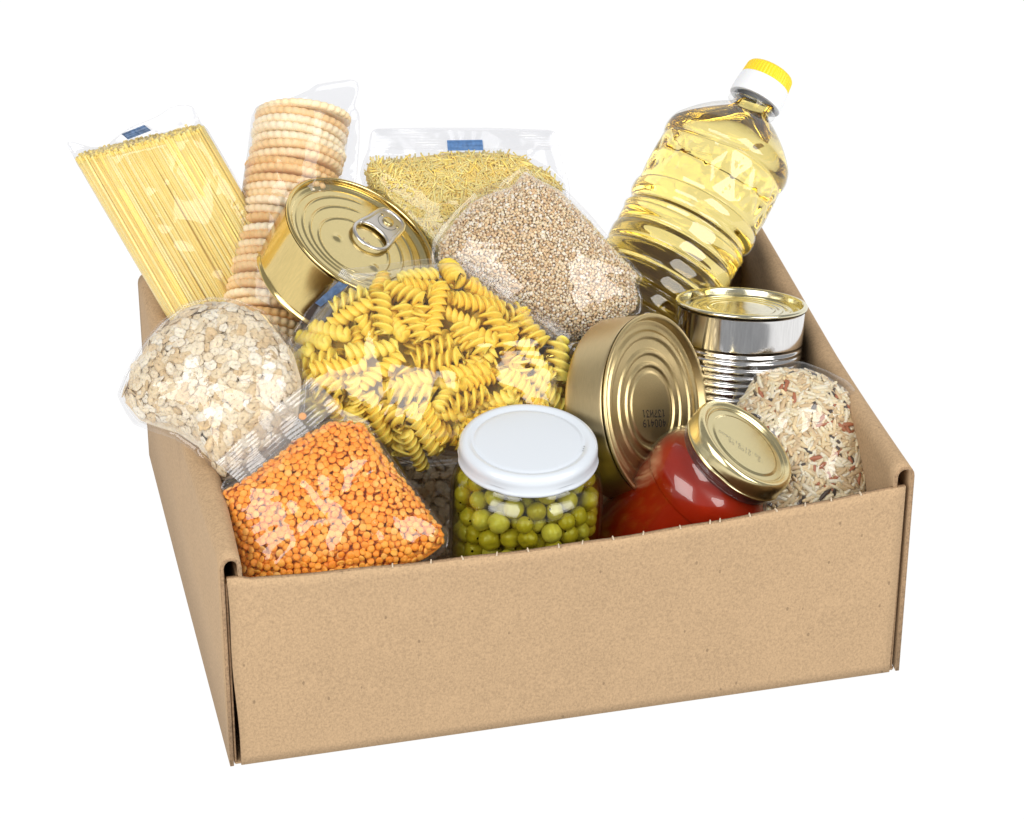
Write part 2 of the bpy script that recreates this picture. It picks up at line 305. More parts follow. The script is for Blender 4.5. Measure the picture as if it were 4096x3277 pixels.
def frame_root(name, fr, shift=(0, 0, 0)):
    o, u, v, n = [np.array(a, float) for a in fr]
    o = o + u * shift[0] + v * shift[1] + n * shift[2]
    e = bpy.data.objects.new(name, None); C.objects.link(e)
    e.empty_display_size = .02
    e.matrix_world = Matrix(((u[0], v[0], n[0], o[0] * S), (u[1], v[1], n[1], o[1] * S), (u[2], v[2], n[2], o[2] * S), (0, 0, 0, 1)))
    return e
def lathe(prof, seg=96, rmod=None, cap_lo=True, cap_hi=True):
    V = []; F = []
    for i, (r, z) in enumerate(prof):
        for k in range(seg):
            a = 2 * math.pi * k / seg
            rr = r if rmod is None else rmod(r, z, a)
            V.append((rr * math.cos(a), rr * math.sin(a), z))
    n = len(prof)
    for i in range(n - 1):
        for k in range(seg):
            k2 = (k + 1) % seg
            F.append((i * seg + k, i * seg + k2, (i + 1) * seg + k2, (i + 1) * seg + k))
    if cap_lo: F.append(tuple(range(seg))[::-1])
    if cap_hi: F.append(tuple((n - 1) * seg + k for k in range(seg)))
    return V, F
def spline(pts, per=6):
    """Catmull-Rom through 2-D points"""
    P = np.array(pts, float); out = []
    for i in range(len(P) - 1):
        p0 = P[max(i - 1, 0)]; p1 = P[i]; p2 = P[i + 1]; p3 = P[min(i + 2, len(P) - 1)]
        for t in np.linspace(0, 1, per, endpoint=False):
            out.append(.5 * ((2 * p1) + (-p0 + p2) * t + (2 * p0 - 5 * p1 + 4 * p2 - p3) * t * t + (-p0 + 3 * p1 - 3 * p2 + p3) * t ** 3))
    out.append(P[-1]); return [tuple(x) for x in out]
def tube(path, rad, seg=6, closed=False, caps=True):
    P = np.array(path, float); n = len(P); V = []; F = []
    rad = np.broadcast_to(rad, (n,))
    up = np.array([.0, .0, 1.0])
    for i in range(n):
        a = P[(i - 1) % n] if (closed or i > 0) else P[i]; b = P[(i + 1) % n] if (closed or i < n - 1) else P[i]
        t = b - a; t /= np.linalg.norm(t) + 1e-9
        u = np.cross(t, up)
        if np.linalg.norm(u) < .05: u = np.cross(t, [1, 0, 0])
        u /= np.linalg.norm(u); w = np.cross(u, t)
        for k in range(seg):
            c = 2 * math.pi * k / seg
            V.append(P[i] + rad[i] * (math.cos(c) * u + math.sin(c) * w))
    m = n if closed else n - 1
    for i in range(m):
        j = (i + 1) % n
        for k in range(seg):
            k2 = (k + 1) % seg; F.append((i * seg + k, j * seg + k, j * seg + k2, i * seg + k2))
    if caps and not closed:
        F.append(tuple(range(seg))); F.append(tuple((n - 1) * seg + k for k in range(seg))[::-1])
    return V, F
def joined(unit_list, pos, rots, scales=None):
    """copies of small meshes (V, F triangles) baked into one big vertex/face array"""
    VV = []; FF = []; off = 0
    for i in range(len(pos)):
        V, F = unit_list[i % len(unit_list)]
        s = 1 if scales is None else scales[i]
        W = (V * s) @ rots[i].T + pos[i]
        VV.append(W); FF.append(F + off); off += len(V)
    return np.concatenate(VV), np.concatenate(FF)
def tri(V, F):
    T = []
    for f in F:
        for k in range(1, len(f) - 1): T.append((f[0], f[k], f[k + 1]))
    return np.array(V, float), np.array(T, int)
def rot_to(n, spin, tilt=0.0, tilt_dir=0.0):
    n = np.array(n, float); n /= np.linalg.norm(n)
    a = np.array([1, 0, 0]) if abs(n[0]) < .9 else np.array([0, 1, 0])
    u = np.cross(n, a); u /= np.linalg.norm(u); v = np.cross(n, u)
    B = np.stack([u, v, n], 1)
    cs, sn = math.cos(spin), math.sin(spin)
    Rz = np.array([[cs, -sn, 0], [sn, cs, 0], [0, 0, 1]])
    ct, st = math.cos(tilt), math.sin(tilt)
    Rx = np.array([[1, 0, 0], [0, ct, -st], [0, st, ct]])
    cd, sd = math.cos(tilt_dir), math.sin(tilt_dir)
    Rd = np.array([[cd, -sd, 0], [sd, cd, 0], [0, 0, 1]])
    return B @ Rd @ Rx @ Rz

# ------------------------------------------------------------------ bag machinery
NT = 360
class Star:
    """outline as a radius for every direction about its centre"""
    def __init__(s, poly, c, smooth=2):
        P = np.array(poly, float) - c; s.c = np.array(c, float); R = np.zeros(NT)
        for i in range(NT):
            a = 2 * math.pi * i / NT; d = np.array([math.cos(a), math.sin(a)]); best = 0
            for j in range(len(P)):
                p = P[j]; q = P[(j + 1) % len(P)]; e = q - p
                den = d[0] * e[1] - d[1] * e[0]
                if abs(den) < 1e-9: continue
                t = (p[0] * e[1] - p[1] * e[0]) / den; u = (p[0] * d[1] - p[1] * d[0]) / den
                if t > 0 and -1e-6 <= u <= 1 + 1e-6: best = max(best, t)
            R[i] = best
        for _ in range(smooth): R = (np.roll(R, 1) + 2 * R + np.roll(R, -1)) / 4
        s.R = np.maximum(R, .05)
    def sr(s, x, y):
        dx = x - s.c[0]; dy = y - s.c[1]; a = (np.arctan2(dy, dx) / (2 * math.pi) * NT) % NT
        i = np.floor(a).astype(int) % NT; f = a - np.floor(a)
        R = s.R[i] * (1 - f) + s.R[(i + 1) % NT] * f
        return np.hypot(dx, dy) / R
def pillow(star, T, p=2.4, q=.5):
    return lambda x, y: T * np.maximum(0, 1 - np.minimum(star.sr(x, y), 1) ** p) ** q
def creases(x, y, seed, sc, amp):
    out = np.zeros(len(x))
    for i in range(len(x)):
        v = Vector((x[i] * sc + seed * 7.3, y[i] * sc * .8 - seed * 3.1, seed * 1.7))
        a = 1 - abs(noise.noise(v)) * 2.2
        b = 1 - abs(noise.noise(v * 2.3 + Vector((5, 1, 2)))) * 2.2
        c = noise.noise(v * .8 + Vector((1, 9, 4)))
        out[i] = amp * (a * .9 + b * .2 + c * .9 - .55)
    return out
def film_mesh(name, star, h, mat, T=.35, seed=1, amp=.12, csc=.38, rings=64, seg=300, gap=.07, lower=.75, edge_amp=.5, p=3.0, q=.5, flat=None):
    ss = 1 - (1 - np.linspace(0, 1, rings)) ** 1.6
    ss[0] = 0.004
    V = []; idx = np.arange(seg) * NT / seg
    i0 = np.floor(idx).astype(int) % NT; f = idx - np.floor(idx)
    R = star.R[i0] * (1 - f) + star.R[(i0 + 1) % NT] * f
    a = idx * 2 * math.pi / NT
    X = (star.c[0] + ss[:, None] * R[None] * np.cos(a)[None]).ravel(); Y = (star.c[1] + ss[:, None] * R[None] * np.sin(a)[None]).ravel()
    s = np.repeat(ss, seg)
    base = T * np.maximum(0, 1 - s ** p) ** q
    hc = h(X, Y)
    cr = creases(X, Y, seed, csc, amp)
    # pleats that run in from the rim
    ang = np.tile(a, rings)
    pl = np.array([noise.noise(Vector((math.cos(t) * 8 + seed, math.sin(t) * 8, k * .9))) for t, k in zip(ang, s)])
    pl = (1 - np.abs(pl) * 2) * s ** 5 * amp * edge_amp * 1.2
    taper = np.minimum(1, (1 - s) * 7)
    top = np.maximum(base, np.where(hc > 0, hc + gap, 0)) + (np.maximum(cr, -gap * .6) + pl) * taper
    top = np.where(s >= .9999, 0, top)
    bot = -(np.maximum(base, np.where(hc > 0, hc + gap, 0)) * lower + (np.maximum(cr[::-1], -gap * .5)) * taper * .5)
    bot = np.where(s >= .9999, 0, bot)
    V = np.concatenate([np.stack([X, Y, top], 1), np.stack([X, Y, bot], 1)[: (rings - 1) * seg]])
    n0 = rings * seg; F = []
    for i in range(rings - 1):
        for k in range(seg):
            k2 = (k + 1) % seg
            F.append((i * seg + k, (i + 1) * seg + k, (i + 1) * seg + k2, i * seg + k2))
            a2, b2 = n0 + i * seg, (n0 + (i + 1) * seg if i < rings - 2 else (rings - 1) * seg)
            F.append((a2 + k, a2 + k2, b2 + k2, b2 + k))
    return mesh(name, V, np.array(F), mat)
def core_mesh(name, star, h, mat, depth, lower=.7, rings=26, seg=120, shrink=.97):
    ss = np.linspace(.004, shrink, rings); idx = np.arange(seg) * NT // seg; R = star.R[idx]; a = idx * 2 * math.pi / NT
    X = (star.c[0] + ss[:, None] * R[None] * np.cos(a)[None]).ravel(); Y = (star.c[1] + ss[:, None] * R[None] * np.sin(a)[None]).ravel()
    H = h(X, Y); top = np.maximum(H - depth, H * .12); bot = -np.maximum(H * lower - depth * .3, .0)
    V = np.concatenate([np.stack([X, Y, top], 1), np.stack([X, Y, bot], 1)]); n0 = rings * seg; F = []
    for i in range(rings - 1):
        for k in range(seg):
            k2 = (k + 1) % seg
            F.append((i * seg + k, (i + 1) * seg + k, (i + 1) * seg + k2, i * seg + k2))
            F.append((n0 + i * seg + k, n0 + i * seg + k2, n0 + (i + 1) * seg + k2, n0 + (i + 1) * seg + k))
    i = rings - 1
    for k in range(seg):
        k2 = (k + 1) % seg; F.append((i * seg + k, n0 + i * seg + k, n0 + i * seg + k2, i * seg + k2))
    return mesh(name, V, np.array(F), mat)
def surf_normals(h, x, y, e=.04, lo=1.0):
    gx = (h(x + e, y) - h(x - e, y)) / (2 * e); gy = (h(x, y + e) - h(x, y - e)) / (2 * e)
    N = np.stack([-gx, -gy, np.ones_like(gx)], 1)
    return N / np.linalg.norm(N, axis=1)[:, None]
def sample_surface(star, h, n, smax=.985):
    """points spread evenly over the bulging top of a bag, with their normals"""
    X = []; Y = []
    xs = star.c[0] + star.R * np.cos(np.arange(NT) * 2 * math.pi / NT); ys = star.c[1] + star.R * np.sin(np.arange(NT) * 2 * math.pi / NT)
    k = 0
    while k < n:
        x = rng.uniform(xs.min(), xs.max(), n * 3); y = rng.uniform(ys.min(), ys.max(), n * 3)
        m = star.sr(x, y) < smax; x = x[m]; y = y[m]
        N = surf_normals(h, x, y); w = 1 / np.maximum(N[:, 2], .12)
        m = rng.uniform(0, 1, len(x)) < w / (1 / .12) * 1.0
        X.append(x[m]); Y.append(y[m]); k += m.sum()
    x = np.concatenate(X)[:n]; y = np.concatenate(Y)[:n]
    return x, y, h(x, y), surf_normals(h, x, y)
def poisson(P, d, limit):
    """keep points at least d apart"""
    grid = {}; keep = []
    d2 = d * d
    for i, p in enumerate(P):
        c = (int(p[0] // d), int(p[1] // d), int(p[2] // d)); ok = True
        for a in (-1, 0, 1):
            for b in (-1, 0, 1):
                for e in (-1, 0, 1):
                    for j in grid.get((c[0] + a, c[1] + b, c[2] + e), ()):
                        q = P[j]
                        if (p[0] - q[0]) ** 2 + (p[1] - q[1]) ** 2 + (p[2] - q[2]) ** 2 < d2: ok = False; break
                    if not ok: break
                if not ok: break
            if not ok: break
        if ok:
            grid.setdefault(c, []).append(i); keep.append(i)
            if len(keep) >= limit: break
    return np.array(keep, int)
def fill_bag(root, piece, mass, star, h, units, mat, spacing, depths, tries, tilt, nparts=300, scale=(.85, 1.15), limit=99999, smax=.985, smooth=True):
    """layers of pieces lying just under the film; the outermost 300 are parts, the rest one mass"""
    alls = []
    for li, dep in enumerate(depths):
        x, y, z, N = sample_surface(star, h, tries[li], smax)
        P = np.stack([x, y, z], 1) - N * (dep + rng.uniform(-.06, .06, len(x)) * spacing)[:, None]
        k = poisson(P, spacing, limit)
        alls.append((P[k], N[k], np.full(len(k), li)))
    P = np.concatenate([a[0] for a in alls]); N = np.concatenate([a[1] for a in alls]); L = np.concatenate([a[2] for a in alls])
    n = len(P)
    rots = [rot_to(N[i], rnd.uniform(0, 6.28), rnd.gauss(0, tilt), rnd.uniform(0, 6.28)) for i in range(n)]
    sc = rng.uniform(scale[0], scale[1], n)
    first = np.where(L == 0)[0]; rng.shuffle(first); parts = first[:nparts]
    isp = np.zeros(n, bool); isp[parts] = True
    meshes = [mesh(piece, V, F, mat) for V, F in units]
    for i in parts:
        m4 = Matrix([list(rots[i][r] * sc[i]) + [P[i][r] * S] for r in range(3)] + [[0, 0, 0, 1]])
        obj(piece, meshes[int(i) % len(meshes)], root, mat4=m4)
    rest = np.where(~isp)[0]
    if len(rest):
        V, F = joined(units, P[rest], [rots[i] for i in rest], sc[rest])
        obj(mass, mesh(mass, V, F, mat, smooth), root, 'stuff')
    return n

def uv_ball(nu, nv, f):
    V = []; F = []
    for j in range(nv + 1):
        t = math.pi * j / nv
        for i in range(nu):
            a = 2 * math.pi * i / nu; V.append(f(a, t))
    for j in range(nv):
        for i in range(nu):
            i2 = (i + 1) % nu; F.append((j * nu + i, (j + 1) * nu + i, (j + 1) * nu + i2, j * nu + i2))
    return tri(V, F)
def lentil_unit(sd):
    r = random.Random(sd); a0 = .235; th = .115 if sd % 4 else .075
    cut = -.3 if sd % 4 == 3 else -1
    def f(a, t):
        s = math.sin(t); c = math.cos(t)
        z = th * (abs(c) ** .85) * (1 if c > 0 else -1)
        if cut > -1: z = max(z, th * cut * .3)
        return (a0 * s ** .8 * math.cos(a) * (1 + .03 * math.sin(a * 2 + sd)), a0 * s ** .8 * math.sin(a), z)
    return uv_ball(12, 7, f)
def rice_unit(sd):
    r = random.Random(sd); L = r.uniform(.36, .45); w = r.uniform(.10, .12); bend = r.uniform(-.03, .03)
    def f(a, t):
        x = -math.cos(t) * L; s = math.sin(t) ** .75
        return (x, w * s * math.cos(a) + bend * (1 - (x / L) ** 2) * 1.5, w * .8 * s * math.sin(a))
    return uv_ball(8, 8, f)
def chip_unit(sd):
    bm = bmesh.new(); bmesh.ops.create_icosphere(bm, subdivisions=1, radius=.128)
    r = random.Random(sd)
    sx, sy, sz = r.uniform(.8, 1.25), r.uniform(.7, 1.0), r.uniform(.5, .8)
    for v in bm.verts:
        k = r.uniform(.72, 1.2); v.co = Vector((v.co.x * sx * k, v.co.y * sy * k, v.co.z * sz * k))
    bm.verts.ensure_lookup_table(); V = [tuple(v.co) for v in bm.verts]; F = [[v.index for v in f.verts] for f in bm.faces]; bm.free()
    return tri(V, F)
def flake_unit(sd):
    r = random.Random(sd); n = 12; rings = 3; V = []; F = []
    L = r.uniform(.40, .50); W = r.uniform(.27, .37); ph = r.uniform(0, 6); cup = r.uniform(-.12, .04); groove = r.uniform(.0, .022)
    rad = [1 + .10 * math.sin(2 * (2 * math.pi * k / n) + ph) + r.uniform(-.16, .10) for k in range(n)]
    for side in (1, -1):
        for j in range(rings + 1):
            s = j / rings
            for k in range(n):
                a = 2 * math.pi * k / n; x = L * s * math.cos(a) * (rad[k] if j else 1); y = W * s * math.sin(a) * (rad[k] if j else 1)
                z = cup * (x / L) ** 2 + cup * .6 * (y / W) ** 2 - groove * math.exp(-(y / .06) ** 2) * (1 - s) * side
                th = .028 * (1 - s ** 3)
                V.append((x, y, z + side * th + r.uniform(-.006, .006)))
    m = (rings + 1) * n
    for sd2, o in ((1, 0), (-1, m)):
        for j in range(rings):
            for k in range(n):
                k2 = (k + 1) % n; q = (o + j * n + k, o + (j + 1) * n + k, o + (j + 1) * n + k2, o + j * n + k2)
                F.append(q if sd2 == 1 else q[::-1])
    for k in range(n):
        k2 = (k + 1) % n; F.append((rings * n + k, m + rings * n + k, m + rings * n + k2, rings * n + k2))
    return tri(V, F)
def noodle_unit(sd):
    r = random.Random(sd); L = r.uniform(.6, 1.0); b = r.uniform(-.28, .28); c = r.uniform(-.1, .1)
    path = [(x * L, b * (1 - x * x) + c * x ** 3, r.uniform(-.02, .02)) for x in np.linspace(-1, 1, 6)]
    V, F = tube(path, .052, 5); return tri(V, F)
def ribbon_fusilli(sd):
    r = random.Random(sd); L = r.uniform(2.6, 3.4); R = r.uniform(.55, .61); turns = L / r.uniform(1.08, 1.22); th = .125; prof = []
    def sp(u, off):
        a = u * 2.0; x = R * math.sin(a * .80); y = R * .75 * math.sin(u * math.pi)
        dx = R * 1.6 * math.cos(a * .80); dy = R * .75 * math.pi * math.cos(u * math.pi)
        l = math.hypot(dx, dy) + 1e-6; return (x - dy / l * off, y + dx / l * off)
    us = np.linspace(-1, 1, 11)
    for u in us: prof.append(sp(u, th * (1.2 - .45 * abs(u))))
    for u in us[::-1]: prof.append(sp(u, -th * (1.2 - .45 * abs(u))))
    n = len(prof); m = int(12 * turns); V = []; F = []; bend = r.uniform(-.15, .15)
    for i in range(m + 1):
        t = i / m; a = t * turns * 2 * math.pi; x = (t - .5) * L; sc = 1 - .10 * abs(2 * t - 1) ** 6
        for px, py in prof:
            V.append((x + .14 * math.hypot(px, py), (px * math.cos(a) - py * math.sin(a)) * sc + bend * (1 - (2 * t - 1) ** 2), (px * math.sin(a) + py * math.cos(a)) * sc))
    for i in range(m):
        for j in range(n):
            j2 = (j + 1) % n; F.append((i * n + j, (i + 1) * n + j, (i + 1) * n + j2, i * n + j2))
    F.append(tuple(range(n))); F.append(tuple(m * n + j for j in range(n))[::-1])
    b = len(V); q = 8; mm = 10
    for i in range(mm + 1):
        t = .06 + .88 * i / mm
        for j in range(q):
            a = 2 * math.pi * j / q; V.append(((t - .5) * L, .25 * math.cos(a) + bend * (1 - (2 * t - 1) ** 2), .25 * math.sin(a)))
    for i in range(mm):
        for j in range(q):
            j2 = (j + 1) % q; F.append((b + i * q + j, b + (i + 1) * q + j, b + (i + 1) * q + j2, b + i * q + j2))
    return V, F
def fusilli_unit(sd):
    r = random.Random(sd); L = r.uniform(2.7, 3.5); R = r.uniform(.56, .63); turns = L / r.uniform(.98, 1.10) ; th = .09
    n = 26; prof = []
    if sd % 2: return ribbon_fusilli(sd)
    # two overlapping shell-like lobes: each swells slowly and drops off sharply
    for j in range(n):
        ph = 2 * math.pi * j / n; q = (ph % math.pi) / math.pi
        g = (q / .80) ** .62 if q < .80 else max(0, 1 - ((q - .80) / .20) ** 1.3)
        rr = .24 + (R - .24) * g; prof.append((rr * math.cos(ph), rr * math.sin(ph)))
    turns = L / r.uniform(1.0, 1.18) * (1 if sd % 2 else 1); m = int(11 * turns); V = []; F = []
    bend = r.uniform(-.12, .12)
    for i in range(m + 1):
        t = i / m; a = -t * turns * 2 * math.pi; x = (t - .5) * L
        sc = 1 - .10 * abs(2 * t - 1) ** 6
        for px, py in prof:
            y = (px * math.cos(a) - py * math.sin(a)) * sc; z = (px * math.sin(a) + py * math.cos(a)) * sc
            V.append((x + .16 * (math.hypot(px, py) - .3), y + bend * (1 - (2 * t - 1) ** 2), z))
    for i in range(m):
        for j in range(n):
            j2 = (j + 1) % n; F.append((i * n + j, (i + 1) * n + j, (i + 1) * n + j2, i * n + j2))
    F.append(tuple(range(n))); F.append(tuple(m * n + j for j in range(n))[::-1])
    return V, F

def ribbed_quad(name, q, mat, nu=60, nv=12, amp=.03, ribs=9, z0=.05, dz=(0, 0, 0, 0), wob=.05, jag=.0, h=None, hgap=.1, seed=0):
    """strip of welded film between four corners (q0-q1 short side, q1-q2 long side)"""
    q = np.array(q, float); V = []; F = []
    for i in range(nu + 1):
        u = i / nu
        for j in range(nv + 1):
            v = j / nv
            p = (q[0] * (1 - v) + q[1] * v) * (1 - u) + (q[3] * (1 - v) + q[2] * v) * u
            z = z0 + (dz[0] * (1 - v) + dz[1] * v) * (1 - u) + (dz[3] * (1 - v) + dz[2] * v) * u
            z += amp * math.sin(v * ribs * 2 * math.pi) + wob * noise.noise(Vector((u * 5 + seed, v * 1.2, seed)))
            if h is not None: z = max(z, float(h(np.array([p[0]]), np.array([p[1]]))[0]) + hgap)
            if jag and j == 0:
                d = q[0] - q[1]; d /= np.linalg.norm(d); p = p + d * (jag if i % 2 else 0)
            V.append((p[0], p[1], z))
    for i in range(nu):
        for j in range(nv):
            a = i * (nv + 1) + j; F.append((a, a + nv + 1, a + nv + 2, a + 1))
    return mesh(name, V, np.array(F), mat)

def centre(poly):
    P = np.array(poly); return (P.min(0) + P.max(0)) / 2

GLYPH = {
 '1': ['.11..', '..1..', '..1..', '..1..', '..1..', '..11.', '..1..'],
 's': ['.111.', '1...1', '1....', '.1...', '..1..', '.1...', '11111'],
 'u': ['1...1', '1...1', '1..11', '1.1.1', '11..1', '1...1', '1...1'],
 'z': ['...1.', '...1.', '...1.', '..1..', '.1...', '1....', '11111'],
 '6': ['..11.', '.1...', '1....', '1111.', '1...1', '1...1', '.111.'],
 '4': ['.1...', '.1...', '11111', '.1..1', '.1.1.', '.11..', '.1...'],
 '0': ['.111.', '1...1', '1...1', '1...1', '1...1', '1...1', '.111.'],
 'B': ['1111.', '1...1', '1...1', '1111.', '1...1', '1...1', '1111.'],
 ':': ['.....', '..1..', '.....', '.....', '..1..', '.....', '.....'],
 '3': ['1111.', '....1', '....1', '.111.', '....1', '....1', '1111.'],
 '9': ['.111.', '1...1', '1...1', '.1111', '....1', '...1.', '.11..'],
 '2': ['.111.', '1...1', '....1', '...1.', '..1..', '.1...', '11111'],
 ' ': ['.....'] * 7,
}
def dot_text(name, rows, o2, right, down, z, pitch, mat, parent, r=.5, gap=1.6, line=9):
    """ink-jet dots; right/down are unit directions in the surface"""
    V = []; F = []; right = np.array(right, float); down = np.array(down, float)
    for ri, row in enumerate(rows):
        for ci, ch in enumerate(row):
            for y, bits in enumerate(GLYPH[ch]):
                for x, b in enumerate(bits):
                    if b != '1': continue
                    c = np.array(o2) + right * pitch * (ci * (5 + gap) + x) + down * pitch * (ri * line + y)
                    k0 = len(V)
                    for k in range(6):
                        a = k * math.pi / 3; V.append((c[0] + r * pitch * math.cos(a), c[1] + r * pitch * math.sin(a), z))
                    F.append(tuple(range(k0, k0 + 6)))
    return obj(name, mesh(name, V, F, mat, False), parent)

# ------------------------------------------------------------------ setting: white floor sweeping up behind, with an added glow that hides shadows
def backdrop():
    m, nt, out = new_mat('glowing_white_backdrop')
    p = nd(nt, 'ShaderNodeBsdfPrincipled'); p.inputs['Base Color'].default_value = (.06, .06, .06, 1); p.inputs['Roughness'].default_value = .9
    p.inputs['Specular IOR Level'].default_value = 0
    p.inputs['Emission Color'].default_value = (1, 1, 1, 1); p.inputs['Emission Strength'].default_value = .975  # added glow keeps the floor pure white and washes out the box's shadow
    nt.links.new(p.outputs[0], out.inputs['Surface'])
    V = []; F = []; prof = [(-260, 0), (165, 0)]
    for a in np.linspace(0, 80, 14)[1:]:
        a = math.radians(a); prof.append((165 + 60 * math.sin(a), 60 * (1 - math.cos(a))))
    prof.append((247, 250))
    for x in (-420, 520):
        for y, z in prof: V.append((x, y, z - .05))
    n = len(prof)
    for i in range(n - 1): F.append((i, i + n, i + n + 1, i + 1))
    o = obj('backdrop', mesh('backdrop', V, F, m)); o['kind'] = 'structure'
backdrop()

# ------------------------------------------------------------------ cardboard box
BOX_W, BOX_D, BOX_H = 40.0, 32.4, 13.9
def sheet(name, path_fn, y0, y1, n_y, th, parent, mat=None):
    """board that follows path_fn(t) -> list of (x, z) and runs along y; solidified"""
    rows = []
    for i in range(n_y + 1):
        t = i / n_y; y = y0 + (y1 - y0) * t
        rows.append([(x, y, z) for x, z in path_fn(t)])
    k = len(rows[0]); V = [p for r in rows for p in r]; F = []
    for i in range(n_y):
        for j in range(k - 1): F.append((i * k + j, i * k + j + 1, (i + 1) * k + j + 1, (i + 1) * k + j))
    o = obj(name, mesh(name, V, F, mat or MAT['kraft']), parent)
    o.data.materials.append(MAT['kraft_edge'])
    md = o.modifiers.new('thickness', 'SOLIDIFY'); md.thickness = th * S; md.offset = 0; md.material_offset_rim = 1
    return o
box = bpy.data.objects.new('cardboard_box', None); C.objects.link(box); box.location = (0, 0, 0)
tag(box, 'brown kraft cardboard box without a lid, packed with groceries', 'box')
def side_path(right):
    def f(t):
        bow = math.sin(math.pi * min(1, t * 1.05))
        w = (1.0 + (.55 if not right else .15) * bow)
        out = -.10 * bow if not right else 0
        up = (.85 if not right else 1.0) * max(0, 1 - t * 2.2) ** 1.3
        pts = [(out * .2, .12), (out * .6, 6.5), (out, 12.0), (out, 13.0 + up)]
        for a in np.linspace(0, 180, 9):
            a = math.radians(a); pts.append((out + w / 2 - w / 2 * math.cos(a), 13.15 + up + .62 * math.sin(a)))
        pts += [(out + w + .02, 12.2 + up), (out + w * .9, 8), (out + w * .7 + .1, .3)]
        x0 = -.15 + .12; L = [(x + x0, z) for x, z in pts]
        if right: L = [(BOX_W - .02 - x, z) for x, z in L][::-1]
        return L
    return f
for right in (False, True):
    sheet('side_wall', side_path(right), -.44, BOX_D, 30, .22, box)
# front panel: bows outward at the middle of its free edge
def front_panel():
    V = []; F = []; nu, nv = 60, 20; x0, x1 = .62, BOX_W - .50
    for i in range(nu + 1):
        u = i / nu
        for j in range(nv + 1):
            v = j / nv
            bow = .85 * math.sin(math.pi * u) * v ** 1.5
            tab = .22 if u < .02 else 0
            xl = .50 - .30 * v + .05 * math.sin(v * 9); xr = x1 + .12 * v
            V.append((xl + (xr - xl) * u, -.36 - bow, max(.14, .14 + (13.0 + .38 * u - .22 * math.sin(math.pi * u) + tab + .03 * math.sin(u * 41)) * v)))
    for i in range(nu):
        for j in range(nv):
            a = i * (nv + 1) + j; F.append((a, a + nv + 1, a + nv + 2, a + 1))
    o = obj('front_panel', mesh('front_panel', V, F, MAT['kraft']), box)
    o.data.materials.append(MAT['kraft_edge'])
    md = o.modifiers.new('thickness', 'SOLIDIFY'); md.thickness = .24 * S; md.offset = 0; md.material_offset_rim = 1
    # torn nubs left by the perforated fold
    nub = None
    for k, u in enumerate([.235, .29, .335, .385, .43, .475, .51, .555, .60, .655, .70, .715, .76, .80, .845, .885, .93]):
        x = .2 + (x1 - .08) * u; y = -.36 - .85 * math.sin(math.pi * u); z = 13.2 + .38 * u - .22 * math.sin(math.pi * u)
        V = []; b = 0; w, hh = .05, .05
        for dx in (-w, w):
            for dy in (-.15, .11):
                for dz in (-.06, hh): V.append((dx * (1 if dz < 0 else .5), dy, dz))
        F = [(b, b + 1, b + 3, b + 2), (b + 4, b + 6, b + 7, b + 5), (b, b + 4, b + 5, b + 1), (b + 2, b + 3, b + 7, b + 6), (b + 1, b + 5, b + 7, b + 3)]
        nub = nub or mesh('torn_nub', V, F, MAT['nub'], False)
        obj('torn_nub', nub, box, mat4=Matrix.Translation(Vector((x, y, z)) * S) @ Matrix.Rotation(rnd.uniform(-.4, .4), 4, 'Z'))
front_panel()
def slab(name, x0, x1, y0, y1, z0, z1, parent, mat, bev=.06):
    bm = bmesh.new(); bmesh.ops.create_cube(bm, size=1)
    for v in bm.verts: v.co = Vector(((x0 + x1) / 2 + v.co.x * (x1 - x0), (y0 + y1) / 2 + v.co.y * (y1 - y0), (z0 + z1) / 2 + v.co.z * (z1 - z0))) * S
    bmesh.ops.bevel(bm, geom=bm.edges[:], offset=bev * S, segments=2, affect='EDGES')
    me = bpy.data.meshes.new(name); bm.to_mesh(me); bm.free(); me.materials.append(mat)
    return obj(name, me, parent)
slab('back_wall', 1.0, BOX_W - 1.0, BOX_D - 2.2, BOX_D - 1.9, .3, 12.2, box, MAT['kraft'])
slab('bottom_panel', .15, BOX_W - .15, -.2, BOX_D - .1, .0, .26, box, MAT['kraft'])
# folded corner flaps behind the front panel and the thin layers seen in the corner slots
for x, w in ((.20, .12), (BOX_W - .36, .13)):
    slab('corner_flap', x - w / 2, x + w / 2, -.30, 4.2, .3, 12.9, box, MAT['kraft_edge'], .03)
for x in (.92, BOX_W - 1.02):
    slab('inner_flap', x - .1, x + .1, -.16, 3.0, .3, 13.1, box, MAT['kraft'], .03)

# ------------------------------------------------------------------ can helpers
def rim_prof(R, z, s=.16):
    """rolled seam ring at height z"""
    return [(R + s * math.cos(a), z + s * .9 * math.sin(a)) for a in np.linspace(-math.pi / 2, math.pi, 10)]
def emboss_disc(name, R, hfun, mat, nr=90, seg=160, z0=0):
    V = [(0, 0, z0 + hfun(0, 0))]; F = []
    for i in range(1, nr + 1):
        r = R * i / nr
        for k in range(seg):
            a = 2 * math.pi * k / seg; x, y = r * math.cos(a), r * math.sin(a); V.append((x, y, z0 + hfun(x, y)))
    for k in range(seg): F.append((0, 1 + k, 1 + (k + 1) % seg))
    for i in range(nr - 1):
        for k in range(seg):
            k2 = (k + 1) % seg; a = 1 + i * seg; b = a + seg
            F.append((a + k, b + k, b + k2, a + k2))
    return mesh(name, V, F, mat)
def sstep(x, a, b):
    t = min(1, max(0, (x - a) / (b - a))); return t * t * (3 - 2 * t)

